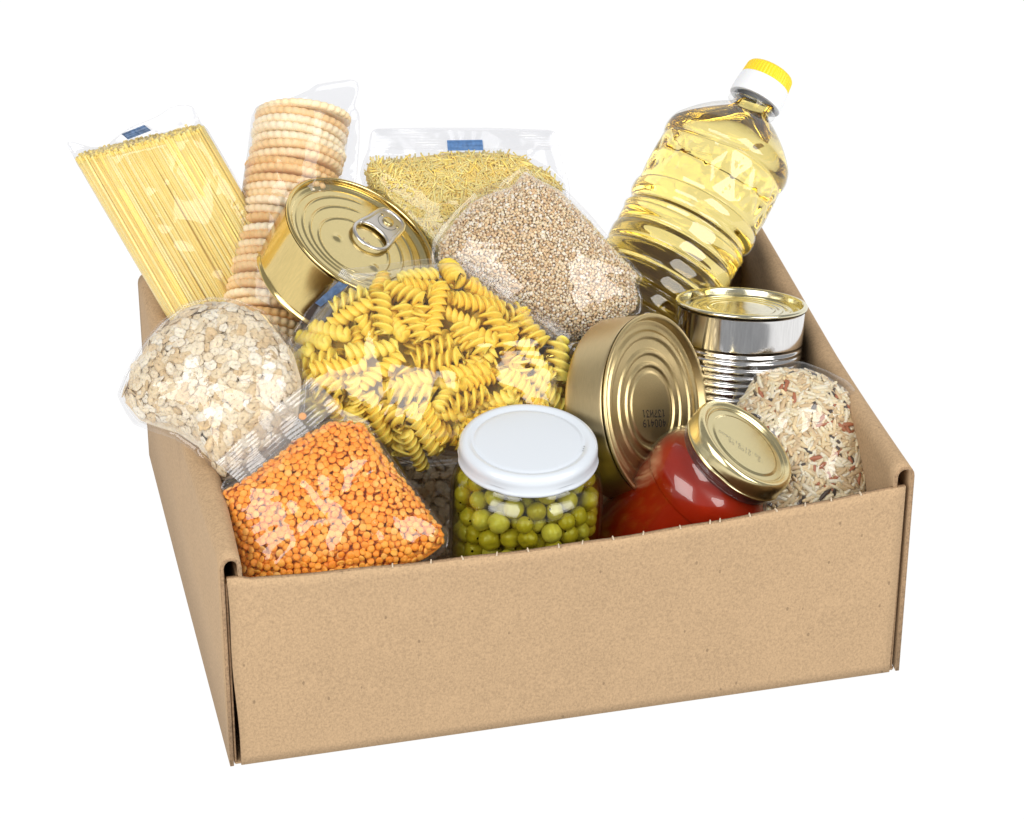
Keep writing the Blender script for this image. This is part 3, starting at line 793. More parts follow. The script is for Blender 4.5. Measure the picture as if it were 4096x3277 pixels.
# ---- gold can with ring pull
def ring_can():
    d = D['ring_can']; R = 5.0; H = 4.3
    root = frame_root('ring_pull_can', d['fr'], (0, 0, -H))
    tag(root, 'shiny gold ring-pull can tipped on its side above the fusilli bag', 'can')
    body = spline([(R - .35, .12), (R - .12, .02), (R + .02, .1), (R + .04, .22), (R - .06, .40), (R - .10, .6), (R - .10, 2.2), (R - .10, H - .5), (R - .06, H - .32), (R + .02, H - .26)], 5)
    obj('body', mesh('body', *lathe(body, 128, cap_hi=False), MAT['gold_can']), root)
    rim = rim_prof(R - .10, H - .13, .14) + [(R - .25, H - .3), (R - .27, H - .42)]
    obj('rim', mesh('rim', *lathe(rim, 128, cap_lo=False, cap_hi=False), MAT['gold_can']), root)
    def hf(x, y):
        r = math.hypot(x, y); z = 0.0
        z += .10 * sstep(r, R - .62, R - .34)
        z -= .035 * math.exp(-((r - (R - .72)) / .05) ** 2)
        # nested horseshoe ridges opening towards the tab
        for cy, rr, w, hh in ((-.75, 2.35, .10, .05), (-.35, 3.10, .10, .05), (-.05, 3.72, .10, .05)):
            q = math.hypot(x, y - cy); ang = math.atan2(y - cy, x)
            fade = 1 - sstep(math.sin(ang), .80, .97)
            z += hh * (sstep(q, rr - w, rr - w * .3) - sstep(q, rr + w * .3, rr + w)) * fade
        for cx, cy in ((-1.08, -1.03), (1.77, -1.27)):
            z += .07 * math.exp(-(((x - cx) ** 2 + (y - cy) ** 2) / .05))
        return z
    obj('lid', emboss_disc('lid', R - .27, hf, MAT['gold_lid'], 120, 220, H - .44), root)
    # tab: ring end near the middle, nose towards the rim (+y)
    tb = bpy.data.objects.new('pull_tab', None)
    zt = H - .44 + .22; ca = .12
    def T(p): # rotate a little about the lid normal
        x, y, z = p; c, s = math.cos(-.10), math.sin(-.10); return (x * c - y * s + .30, x * s + y * c, z)
    outer = []
    for a in np.linspace(math.pi * .97, math.pi * 2.03, 26): outer.append((1.17 * math.cos(a), .98 + 1.22 * math.sin(a), zt))
    nose = [(1.14, 1.55, zt), (1.02, 2.3, zt), (.98, 3.0, zt), (.93, 3.6, zt), (.78, 4.02, zt), (.45, 4.24, zt), (0, 4.3, zt)]
    full = outer + nose + [(-x, y, z) for x, y, z in nose[:-1]][::-1]
    full = [T((x, y, z + .05 * max(0, 1 - y))) for x, y, z in full]
    V, F = tube(full, .135, 12, closed=True); V = [(v[0], v[1], zt + (v[2] - zt) * .8) for v in V]
    tabo = obj('pull_tab', mesh('pull_tab', V, F, MAT['tab']), root)
    # cross bar (upper side of the finger hole)
    bar = [T((1.12 * math.cos(a), 1.05 + .78 * math.sin(a) + .1, zt)) for a in np.linspace(.12, math.pi - .12, 20)]
    V, F = tube(bar, .12, 10); obj('finger_ring_bar', mesh('finger_ring_bar', V, F, MAT['tab']), tabo)
    # web plate with two punched holes drawn as real gaps
    bm = bmesh.new()
    po = [T(p) for p in ([(-.98, 1.75, 0), (-.60, 1.95, 0), (0, 2.05, 0), (.60, 1.95, 0), (.98, 1.75, 0), (.92, 2.6, 0), (.88, 3.5, 0), (.7, 3.95, 0), (.4, 4.15, 0), (-.4, 4.15, 0), (-.7, 3.95, 0), (-.88, 3.5, 0), (-.92, 2.6, 0)])]
    Vp = [(x, y, zt - .05) for x, y, _ in po] + [(x, y, zt + .01) for x, y, _ in po]; n = len(po)
    Fp = [tuple(range(n))[::-1], tuple(range(n, 2 * n))] + [(i, (i + 1) % n, n + (i + 1) % n, n + i) for i in range(n)]
    obj('web_plate', mesh('web_plate', Vp, Fp, MAT['tab'], False), tabo)
    # tongue outline and slots
    arc = [T((.62 * math.cos(a), 3.1 + .66 * math.sin(a), zt + .012)) for a in np.linspace(math.radians(160), math.radians(380), 26)]
    V, F = tube(arc, .022, 5); obj('tongue_cut', mesh('tongue_cut', V, F, MAT['ink_grey']), tabo)
    for sx in (-1, 1):
        V, F = lathe([(.11, 0), (.11, .012)], 14); q = T((sx * .60, 3.42, 0)); V = [(v[0] + q[0], v[1] + q[1], v[2] + zt + .006) for v in V]
        obj('punched_hole', mesh('punched_hole', V, F, MAT['gold_lid']), tabo)
    V, F = lathe([(.37, 0), (.37, .09), (.33, .13), (.2, .14), (.02, .14)], 32); q = T((0, 3.2, 0)); V = [(v[0] + q[0], v[1] + q[1], v[2] + zt - .0) for v in V]
    obj('rivet', mesh('rivet', V, F, MAT['gold_lid']), tabo)
    dot_text('stamped_code', ['1B'], (.05, .62), (.93, -.3), (-.3, -.93), H - .44 + .02, .065, MAT['ink_pink'], root)
ring_can()

# ---- ribbed silver can
def ribbed_can():
    d = D['ribbed_can']; R = 3.95; H = 11.0
    root = frame_root('ribbed_can', d['fr'], (0, 0, -H))
    tag(root, 'upright silver tin can with ribbed sides by the right box wall', 'can')
    prof = [(R - .3, 0), (R - .05, 0), (R, .1), (R - .02, .3), (R - .1, .5)]
    z = 1.0
    while z < H - 3.1:
        prof += [(R - .10, z), (R - .19, z + .13), (R - .10, z + .26)]
        z += .46
    zs = H - 2.75
    prof += [(R - .10, zs), (R - .17, zs + .16), (R - .10, zs + .32), (R - .08, zs + .5), (R - .08, H - .6), (R - .06, H - .40), (R + .01, H - .34)]
    obj('body', mesh('body', *lathe(spline(prof, 4), 128, cap_hi=False), MAT['silver']), root)
    rim = rim_prof(R - .08, H - .17, .16) + [(R - .26, H - .38), (R - .28, H - .5)]
    obj('rim', mesh('rim', *lathe(rim, 128, cap_lo=False, cap_hi=False), MAT['silver_end']), root)
    def hf(x, y):
        r = math.hypot(x, y); z = .06 * sstep(r, R - .5, R - .3)
        for a in (3.1, 2.62, 2.15): z += .05 * math.exp(-((r - a) / .10) ** 2)
        z += .05 * (1 - sstep(r, 1.75, 2.0)) + .006 * math.sin(3 * x + 1) * math.cos(2 * y)
        return z
    obj('lid', emboss_disc('lid', R - .28, hf, MAT['silver_end'], 80, 160, H - .5), root)
ribbed_can()

# ---- flat gold can on its side
def flat_can():
    d = D['flat_can']; R = 5.55; H = 3.1
    root = frame_root('flat_can', d['fr'], (0, 0, -H))
    tag(root, 'matt gold can on edge showing its ringed end with dotted code', 'can')
    body = spline([(R - .9, .15), (R - .35, .03), (R - .16, .12), (R - .10, .4), (R - .08, 1.2), (R - .08, H - .6), (R - .1, H - .4), (R - .02, H - .32)], 6)
    obj('body', mesh('body', *lathe(body, 128, cap_hi=False), MAT['gold_matt']), root)
    rim = rim_prof(R - .14, H - .16, .15) + [(R - .36, H - .34), (R - .40, H - .46)]
    obj('rim', mesh('rim', *lathe(rim, 128, cap_lo=False, cap_hi=False), MAT['gold_face']), root)
    def hf(x, y):
        r = math.hypot(x, y); z = .12 * sstep(r, R - .75, R - .42)
        z += .12 * (sstep(r, R - 1.55, R - 1.3) - sstep(r, R - 1.1, R - .9)) 
        z += .10 * (sstep(r, 3.05, 3.25) - sstep(r, 3.35, 3.55))
        z += .10 * (sstep(r, 2.35, 2.5) - sstep(r, 2.6, 2.75))
        z += .07 * (1 - sstep(r, 2.0, 2.2))
        return z
    z0 = H - .58
    obj('end_panel', emboss_disc('end_panel', R - .40, hf, MAT['gold_face'], 130, 200, z0), root)
    dot_text('printed_code', ['1suzs1', '614004'.replace('4', '0', 0)], (-1.02, -.15), (1, -.03), (.03, -1), z0 + .085, .064, MAT['ink'], root, r=.72)
flat_can()

# ---- pea jar
def pea_jar():
    d = D['pea_jar']; H = 15.2; Rb = 4.42; RL = 3.98
    root = frame_root('pea_jar', d['fr'], (0, 0, -H))
    tag(root, 'glass jar of green peas with a plain white screw lid', 'jar')
    prof = spline([(Rb - .4, .1), (Rb - .05, .5), (Rb, 1.2), (Rb, 7.0), (Rb + .02, 10.5), (Rb - .02, 11.9), (Rb - .16, 12.6), (Rb - .50, 13.15), (RL - .22, 13.5), (RL - .35, 13.7), (RL - .25, 13.85), (RL - .35, 14.0), (RL - .35, 14.9)], 5)
    wall = [(max(.1, r - .17), z + .2 if z < 1 else z) for r, z in prof][::-1]
    obj('glass', mesh('glass', *lathe(prof + wall, 128), MAT['glass']), root)
    inn = [(max(.1, r - .2), z + .15 if z < 1 else z - .08) for r, z in prof if z < 13.9]
    obj('brine', mesh('brine', *lathe(inn, 96), MAT['brine']), root)
    lid = spline([(RL - .12, H - 1.22), (RL + .02, H - 1.26), (RL + .09, H - 1.12), (RL + .03, H - .95), (RL - .0, H - .7), (RL, H - .42), (RL - .06, H - .22), (RL - .22, H - .06), (RL - .42, H), (RL - .6, H - .05), (RL - .78, H - .13), (RL - .95, H - .08), (RL - 1.2, H - .06), (1.6, H - .05), (.02, H - .05)], 6)
    def lug(r, z, a):
        k = max(0, math.cos(6 * a)) ** 6
        return r - (.07 * k if z < H - .85 else 0)
    obj('lid', mesh('lid', *lathe(lid, 144, lug, cap_lo=False), MAT['white_lid']), root)
    for sx, sy in ((-3.20, .60),):
        V = []; F = []
        for q in range(3):
            x0 = 1.0 * sx + q * .05; y0 = sy + q * .22; b = len(V)
            V += [(x0, y0, H - .02), (x0 + .12, y0 + .03, H - .02), (x0 + .05, y0 + .12, H - .02)]; F.append((b, b + 1, b + 2))
        obj('paint_chips', mesh('paint_chips', V, F, MAT['ink_grey'], False), root)
    # peas: relax spheres inside the jar, keep the outer shell
    Ri = Rb - .22; zt = 13.2; n = 215
    r = rng.uniform(.50, .67, n); a = rng.uniform(0, 2 * math.pi, n)
    rad = np.sqrt(rng.uniform(2.4 ** 2, (Ri - .4) ** 2, n)); z = rng.uniform(6.2, zt - .3, n)
    P = np.stack([rad * np.cos(a), rad * np.sin(a), z], 1)
    for it in range(90):
        dd = P[:, None] - P[None]; dist = np.sqrt((dd ** 2).sum(-1)) + np.eye(n) * 9
        ov = np.maximum(0, (r[:, None] + r[None]) * .96 - dist)
        P += (dd / dist[..., None] * ov[..., None] * .35).sum(1)
        rr = np.hypot(P[:, 0], P[:, 1]); lim = np.where(P[:, 2] > 12.2, Ri - .3 - (P[:, 2] - 12.2) * .55, Ri) - r
        f = np.minimum(1, lim / np.maximum(rr, .01)); f = np.where(rr < 2.2, 2.2 / np.maximum(rr, .01), f)
        P[:, 0] *= f; P[:, 1] *= f; P[:, 2] = np.clip(P[:, 2], 6, zt)
    units = []
    for sd in range(8):
        q = random.Random(sd + 50); ph = q.uniform(0, 6); k1 = q.uniform(.02, .16); k2 = q.uniform(0, .14); split = sd in (2, 5, 6)
        def f(a, t):
            rr = 1 - k1 * max(0, math.cos(a * 2 + ph)) ** 4 * math.sin(t) - k2 * max(0, math.cos(t)) ** 6
            if split: rr -= .16 * math.exp(-((math.cos(t) - .15 * math.sin(a * 3 + ph)) / .10) ** 2)
            s = math.sin(t); return (rr * s * math.cos(a), rr * s * math.sin(a), rr * math.cos(t))
        units.append(uv_ball(20, 14, f))
    ms = [mesh('pea', V, F, MAT['pea']) for V, F in units]
    rr = np.hypot(P[:, 0], P[:, 1]); order = np.argsort(-(rr + r + (P[:, 2] - 9) * .12 + 0 * P[:, 1]))
    # those on the camera half first
    fr = [np.array(v) for v in d['fr'][1:]]; 
    yl = P[:, 0] * fr[0][1] + P[:, 1] * fr[1][1]; score = (rr + r) * 1.0 - yl * .5 + (P[:, 2] - 9) * .4
    order = np.argsort(-score)
    for c, i in enumerate(order[:300]):
        R3 = rot_to((rnd.gauss(0, 1), rnd.gauss(0, 1), rnd.gauss(0, 1)), rnd.uniform(0, 6)) * r[i]
        obj('pea', ms[c % 8], root, mat4=Matrix([list(R3[k]) + [P[i][k] * S] for k in range(3)] + [[0, 0, 0, 1]]))
    rest = order[300:]
    if len(rest):
        V, F = joined(units, P[rest], [rot_to((rnd.gauss(0, 1), rnd.gauss(0, 1), 1), 0) for _ in rest], r[rest])
        obj('pea_mass', mesh('pea_mass', V, F, MAT['pea']), root, 'stuff')
    V, F = lathe([(2.3, 4.0), (2.3, 12.4), (2.0, 12.8)], 40)
    obj('pea_core', mesh('pea_core', V, F, MAT['pea']), root, 'stuff')
pea_jar()

# ---- tomato sauce jar
def sauce_jar():
    d = D['sauce_jar']; H = 13.0; RL = 3.42; Rb = 3.92
    root = frame_root('sauce_jar', d['fr'], (0, 0, -H))
    tag(root, 'jar of red tomato sauce with a gold lid, leaning right', 'jar')
    prof = spline([(Rb - .5, .05), (Rb - .1, .35), (Rb, 1.0), (Rb - .02, 5.0), (Rb, 8.3), (Rb + .04, 8.75), (Rb + .06, 9.2), (Rb - .02, 9.8), (Rb - .26, 10.3), (Rb - .62, 10.75), (RL - .28, 11.0), (RL - .36, 11.25), (RL - .22, 11.4), (RL - .22, 11.5), (RL - .34, 11.6), (RL - .34, 12.6)], 6)
    obj('glass', mesh('glass', *lathe(prof, 128, cap_hi=False), MAT['glass']), root)
    inn = [(max(.1, r - .16), z + .12 if z < 1 else z - .05) for r, z in prof if z < 11.3]
    obj('sauce', mesh('sauce', *lathe(inn, 128), MAT['sauce']), root)
    neck = [(max(.1, r - .14), z) for r, z in prof if z >= 11.2]
    obj('neck_sauce', mesh('neck_sauce', *lathe(neck, 96), MAT['sauce']), root)
    for zz, rr in ((11.32, RL - .14), (11.58, RL - .18)):
        V, F = lathe([(rr - .14, zz - .09), (rr, zz - .05), (rr + .03, zz), (rr, zz + .05), (rr - .14, zz + .09)], 96, cap_lo=False, cap_hi=False)
        obj('glass_thread', mesh('glass_thread', V, F, MAT['glass']), root)
    V, F = lathe([(RL - .34, 11.12), (RL - .30, 11.4), (RL - .33, 11.7)], 96, lambda r, z, a: r + .02 * math.sin(a * 17) , cap_lo=False, cap_hi=False)
    obj('dried_sauce_band', mesh('dried_sauce_band', V, F, MAT['sauce_skin']), root)
    # dried streaks under the thread and small blobs on the inside of the glass
    V = []; F = []
    for (ang, z, w, hh) in ((-1.45, 10.78, .16, .20), (-1.52, 10.55, .10, .14), (-1.30, 10.95, .09, .10), (-1.62, 10.95, .10, .08), (-1.05, 9.7, .05, .06), (-.85, 8.9, .04, .06), (-.70, 8.4, .04, .035), (-1.0, 11.05, .06, .05), (-.6, 11.05, .10, .04), (-.2, 11.06, .08, .04)):
        b = len(V); k = 12
        rr = np.interp(z, [q[1] for q in prof], [q[0] for q in prof]) - .10
        for j in range(k):
            t = 2 * math.pi * j / k; m = 1 + .35 * math.sin(3 * t + z * 9)
            zz = z + hh * m * math.sin(t); aa = ang + w * m * math.cos(t); r2 = np.interp(zz, [q[1] for q in prof], [q[0] for q in prof]) - .10
            V.append((r2 * math.cos(aa), r2 * math.sin(aa), zz))
        F.append(tuple(range(b, b + k)))
    obj('dried_sauce_spots', mesh('dried_sauce_spots', V, F, MAT['sauce_skin'], False), root)
    lid = spline([(RL - .14, H - 1.15), (RL, H - 1.18), (RL + .06, H - 1.08), (RL + .0, H - .95), (RL, H - .45), (RL - .04, H - .2), (RL - .16, H - .04), (RL - .34, H), (RL - .50, H - .06), (RL - .56, H - .11)], 6)
    def lug(r, z, a): return r - (.10 * max(0, math.cos(4 * a)) ** 4 if z < H - .9 else 0)
    obj('lid', mesh('lid', *lathe(lid, 144, lug, cap_lo=False, cap_hi=False), MAT['gold_skirt']), root)
    def hf(x, y):
        r = math.hypot(x, y); z = .12 * sstep(r, RL - .75, RL - .62)
        z += .07 * (1 - sstep(r, RL - 1.25, RL - 1.05)); z -= .0
        return z
    lo = obj('lid_top', emboss_disc('lid_top', RL - .56, hf, MAT['gold_jar'], 70, 150, H - .23), root)
    dot_text('stamped_code', ['0090:16:19:0E' .replace('E', '3'), '   90 0010  0:'], (-.75, 1.75), (.28, -.96), (-.96, -.28), H - .23 + .08, .036, MAT['ink_grey'], root, r=.42)
sauce_jar()

# ---- oil bottle
def oil_bottle():
    d = D['oil_bottle']; top = 13.1; LEN = 26.6
    root = frame_root('oil_bottle', d['fr'], (0, 0, top - LEN))
    tag(root, 'clear plastic bottle of yellow cooking oil leaning into the back right corner', 'bottle')
    tp = [(0.3, 26.45), (3.6, 26.5), (4.0, 26.2), (4.12, 25.5)]
    t = 24.9
    ribs = []
    while t > 13.2:
        ribs += [(4.14, t), (4.16, t - .45), (4.12, t - .75), (3.98, t - .98), (4.1, t - 1.16)]
        t -= 1.3
    tp += ribs
    tp += [(4.12, 12.5), (4.20, 12.25), (4.05, 12.0), (3.96, 11.85), (4.0, 11.6), (4.22, 11.3), (4.27, 10.95), (4.22, 10.6), (4.02, 10.45), (4.12, 10.2), (4.16, 9.6), (4.16, 8.6), (4.16, 7.6), (4.14, 7.15), (4.04, 7.0), (4.20, 6.8), (4.26, 6.45), (4.20, 6.05), (4.02, 5.6), (3.5, 4.95), (2.9, 4.35), (2.2, 3.75), (1.6, 3.3), (1.32, 3.05), (1.27, 2.7), (1.27, 1.9)]
    prof = [(r, LEN - z) for r, z in tp]; prof = spline(prof, 4)
    FACET = .26; FLUTE = .03
    def facet(r, z, a):
        tt = LEN - z
        if 7.25 < tt < 10.15:
            u = (tt - 7.25) / 2.9; e = min(1, min(u, 1 - u) * 6)
            k = 7; ph = (a * k / (2 * math.pi)) % 1.0
            tri_ = abs(ph * 2 - 1)                       # 0..1..0 around
            d1 = abs(tri_ - u); d2 = abs(tri_ - (1 - u))
            return r - e * FACET * min(1, min(d1, d2) * 1.8) + .03 * e
        if 3.2 < tt < 5.9:
            e = min(1, (tt - 3.2) / .6, (5.9 - tt) / .8); return r + FLUTE * e * math.cos(a * 12)
        return r
    obj('plastic_shell', mesh('plastic_shell', *lathe(prof, 180, facet, cap_hi=False), MAT['pet']), root)
    inn = [(max(.1, r - .06), z + (.08 if z < .3 else 0)) for r, z in prof if z < LEN - 2.0]
    FACET = .13; FLUTE = 0
    V, F = lathe(inn, 180, facet)
    me = mesh('oil', V, F, MAT['oil'])
    # the liquid ends in a level surface
    bm = bmesh.new(); bm.from_mesh(me)
    mw = root.matrix_world; inv = mw.inverted()
    co = inv @ Vector((0, 0, OIL_LEVEL * S)); no = (mw.to_3x3().transposed() @ Vector((0, 0, 1))).normalized()
    res = bmesh.ops.bisect_plane(bm, geom=bm.verts[:] + bm.edges[:] + bm.faces[:], plane_co=co, plane_no=no, clear_outer=True)
    ed = [e for e in bm.edges if e.is_boundary]
    if ed: 
        f = bmesh.ops.holes_fill(bm, edges=ed, sides=0)['faces']
        for x in f: x.smooth = False
    bmesh.ops.recalc_face_normals(bm, faces=bm.faces[:])
    bm.to_mesh(me); bm.free()
    obj('oil', me, root)
    V, F = lathe([(1.30, LEN - 2.9), (1.62, LEN - 2.85), (1.62, LEN - 2.72), (1.30, LEN - 2.68)], 64, cap_lo=False, cap_hi=False)
    obj('neck_ring', mesh('neck_ring', V, F, MAT['pet']), root)
    col = spline([(1.42, LEN - 2.35), (1.68, LEN - 2.38), (1.75, LEN - 2.28), (1.73, LEN - 1.7), (1.66, LEN - 1.02), (1.62, LEN - .96)], 4)
    cp = obj('cap', mesh('cap', *lathe(col, 96, cap_lo=False), MAT['white_cap']), root)
    und = [(1.28, LEN - 2.2), (1.44, LEN - 2.3)]
    obj('cap_lining', mesh('cap_lining', *lathe(und, 64, cap_lo=False, cap_hi=False), MAT['white_cap']), cp)
    cap = spline([(1.60, LEN - 1.0), (1.62, LEN - .9), (1.56, LEN - .25), (1.50, LEN - .08), (1.38, LEN), (1.2, LEN + .02), (.02, LEN + .02)], 5)
    def knurl(r, z, a): return r + (.022 * (math.cos(a * 44)) if z < LEN - .15 else 0)
    obj('cap_top', mesh('cap_top', *lathe(cap, 352, knurl, cap_lo=False), MAT['yellow_cap']), cp)
OIL_LEVEL = 22.0
oil_bottle()

# ------------------------------------------------------------------ bags
def blue_mark(root, q, h, mat, z0, name='printed_mark', gap=.16, amp=.03):
    return obj(name, ribbed_quad(name, q, mat, 30, 10, amp, 4, z0, h=h, hgap=gap, wob=.03), root)

def lentil_bag():
    d = D['lentils']; c = centre(d['cont']); root = frame_root('lentil_bag', d['fr'])
    tag(root, 'clear bag of orange lentils with a ribbed seal along its top', 'bag')
    fs = Star(d['film'], c); cs = Star(d['cont'], c); h = pillow(cs, 2.1, 2.6, .55)
    obj('film', film_mesh('film', fs, h, MAT['film'], seed=3, amp=.22, csc=.30, gap=.10), root)
    units = [lentil_unit(i) for i in range(8)]
    fill_bag(root, 'lentil', 'lentil_mass', cs, h, units, MAT['lentil'], .33, (.13, .33, .55), (11000, 8000, 6000), .55, scale=(.8, 1.1))
    obj('lentil_core', core_mesh('lentil_core', cs, h, MAT['lentil'], .75), root, 'stuff')
    obj('seal', ribbed_quad('seal', d['seal'], MAT['seal'], 90, 36, .016, 9, .45, dz=(.6, .1, .1, .6), wob=.22, jag=.06, seed=2), root)
    x, y = d['stray'][0]
    V, F = units[1]; obj('lentil', mesh('lentil', V, F, MAT['lentil']), root, mat4=Matrix.Translation(Vector((x, y, .3)) * S))
lentil_bag()

def oat_bag():
    d = D['oats']; c = centre(d['cont']); root = frame_root('oat_bag', d['fr'])
    tag(root, 'clear bag of pale rolled oats lying over the left box edge', 'bag')
    fs = Star(d['film'], c); cs = Star(d['cont'], c); h = pillow(cs, 2.6, 2.4, .55)
    obj('film', film_mesh('film', fs, h, MAT['film'], seed=8, amp=.15, csc=.27, gap=.12), root)
    units = [flake_unit(i) for i in range(14)]
    fill_bag(root, 'oat_flake', 'oat_mass', cs, h, units, MAT['oat'], .44, (.08, .18, .30, .44), (9000, 7000, 6000, 5000), .26, scale=(.65, 1.35), smax=.95)
    obj('oat_core', core_mesh('oat_core', cs, h, MAT['oat'], .8), root, 'stuff')
oat_bag()

def lower_oat_bag():
    d = D['lower_oats']; c = centre(d['cont']); root = frame_root('oat_bag', d['fr'])
    tag(root, 'shadowed bag of oats deep in the gap between lentils and pea jar', 'bag')
    fs = Star(d['film'], c); cs = Star(d['cont'], c); h = pillow(cs, 1.6, 2.4, .55)
    obj('film', film_mesh('film', fs, h, MAT['film'], seed=9, amp=.16, csc=.4, gap=.12, rings=40, seg=160), root)
    fill_bag(root, 'oat_flake', 'oat_mass', cs, h, [flake_unit(i) for i in range(6)], MAT['oat'], .55, (.10, .30, .5), (2500, 2500, 2500), .4, nparts=110, scale=(.8, 1.2))
    obj('oat_core', core_mesh('oat_core', cs, h, MAT['oat'], .8), root, 'stuff')
lower_oat_bag()

def wheat_bag():
    d = D['wheat']; c = centre(d['cont']); root = frame_root('cracked_wheat_bag', d['fr'])
    tag(root, 'clear bag of light brown cracked wheat grains beside the oil bottle', 'bag')
    fs = Star(d['film'], c); cs = Star(d['cont'], c); h = pillow(cs, 2.3, 2.6, .55)
    obj('film', film_mesh('film', fs, h, MAT['film'], seed=12, amp=.24, csc=.26, gap=.10), root)
    units = [chip_unit(i) for i in range(16)]
    fill_bag(root, 'wheat_grain', 'wheat_mass', cs, h, units, MAT['wheat'], .15, (.07, .19, .32), (16000, 10000, 7000), .8, nparts=0, scale=(.6, 1.2), smooth=False)
    obj('wheat_core', core_mesh('wheat_core', cs, h, MAT['wheat'], .42), root, 'stuff')
wheat_bag()

def rice_bag():
    d = D['rice']; c = centre(d['cont']); root = frame_root('rice_bag', d['fr'])
    tag(root, 'clear bag of mixed white, red and black rice in the front right corner', 'bag')
    fs = Star(d['film'], c); cs = Star(d['cont'], c); h = pillow(cs, 1.7, 2.4, .55)
    obj('film', film_mesh('film', fs, h, MAT['film'], seed=21, amp=.30, csc=.36, gap=.12, T=.8), root)
    units = [rice_unit(i) for i in range(12)]
    fill_bag(root, 'rice_grain', 'rice_mass', cs, h, units, MAT['rice'], .25, (.09, .19, .30, .42), (12000, 9000, 7000, 5000), .25, scale=(1.05, 1.35))
    obj('rice_core', core_mesh('rice_core', cs, h, MAT['rice'], .55), root, 'stuff')
rice_bag()

def vermicelli_bag():
    d = D['vermicelli']; c = centre(d['cont']); root = frame_root('vermicelli_bag', d['fr'])
    tag(root, 'clear bag of short fine yellow noodles with a blue mark on its seal', 'bag')
    fs = Star(d['film'], c, 1); cs = Star(d['cont'], c); h = pillow(cs, 2.2, 2.6, .6)
    obj('film', film_mesh('film', fs, h, MAT['film_soft'], seed=31, amp=.16, csc=.30, gap=.12, T=.25), root)
    units = [noodle_unit(i) for i in range(14)]
    fill_bag(root, 'noodle', 'noodle_mass', cs, h, units, MAT['noodle'], .21, (.06, .15, .26, .38), (10000, 9000, 7000, 5000), .10, nparts=300, scale=(.8, 1.15), smax=.93)
    obj('noodle_core', core_mesh('noodle_core', cs, h, MAT['noodle'], .5), root, 'stuff')
    obj('seal', ribbed_quad('seal', d['seal'], MAT['seal'], 60, 26, .02, 8, .30, wob=.08, seed=5), root)
    blue_mark(root, d['mark'], None, MAT['blue'], .42)
vermicelli_bag()

def fusilli_bag():
    d = D['fusilli']; c = centre(d['cont']); root = frame_root('fusilli_bag', d['fr'])
    tag(root, 'large clear bag of yellow spiral pasta in the middle of the box', 'bag')
    fs = Star(d['film'], c); cs = Star(d['cont'], c); h = pillow(cs, 2.9, 2.6, .5)
    obj('film', film_mesh('film', fs, h, MAT['film'], seed=41, amp=.26, csc=.20, gap=.34, T=.5), root)
    ms = []
    for i in range(7):
        V, F = fusilli_unit(i); ms.append(mesh('fusilli', V, F, MAT['fusilli']))
    segs = []; count = 0
    def try_layer(dep, tries, tl, mind):
        nonlocal count
        x, y, z, N = sample_surface(cs, h, tries, .975)
        for i in range(len(x)):
            if count >= 300: return
            n = N[i]; ang = rnd.uniform(0, math.pi)
            R3 = rot_to(n, ang); t = R3[:, 0]; t = t + n * rnd.gauss(0, tl); t /= np.linalg.norm(t)
            s = rnd.uniform(.82, .98); p = np.array([x[i], y[i], z[i]]) - n * (dep + rnd.uniform(-.08, .08))
            pts = np.array([p + t * k for k in (-1.45 * s, -.72 * s, 0, .72 * s, 1.45 * s)])
            ends_ok = True
            for e in (pts[0], pts[-1]):
                if cs.sr(e[0], e[1]) > 1.03 or e[2] > h(np.array([e[0]]), np.array([e[1]]))[0] - .2: ends_ok = False
            if not ends_ok: continue
            if segs:
                A = np.concatenate(segs[-400:]); dd = np.sqrt(((A[:, None] - pts[None]) ** 2).sum(-1)).min()
                if dd < mind: continue
            segs.append(pts); count += 1
            w = np.cross(t, n); w /= np.linalg.norm(w); nn = np.cross(w, t)
            roll = rnd.uniform(0, 6.28); a, b = math.cos(roll) * w + math.sin(roll) * nn, -math.sin(roll) * w + math.cos(roll) * nn
            R4 = np.stack([t, a, b], 1) * s
            obj('fusilli', ms[count % 7], root, mat4=Matrix([list(R4[k]) + [p[k] * S] for k in range(3)] + [[0, 0, 0, 1]]))
    try_layer(.50, 9000, .14, .78)
    try_layer(.72, 9000, .35, .66)
    try_layer(.95, 9000, .9, .62)
    try_layer(1.35, 9000, .4, .64)
    try_layer(.9, 7000, .6, .66)
    try_layer(2.0, 3000, .3, .80)
    obj('fusilli_core', core_mesh('fusilli_core', cs, h, MAT['fusilli'], 2.9, lower=.75, shrink=.78), root, 'stuff')
    obj('seal', ribbed_quad('seal', d['seal'], MAT['seal'], 90, 26, .02, 8, .25, wob=.2, jag=.06, seed=9), root)
    blue_mark(root, d['mark'], None, MAT['navy'], .40)
fusilli_bag()

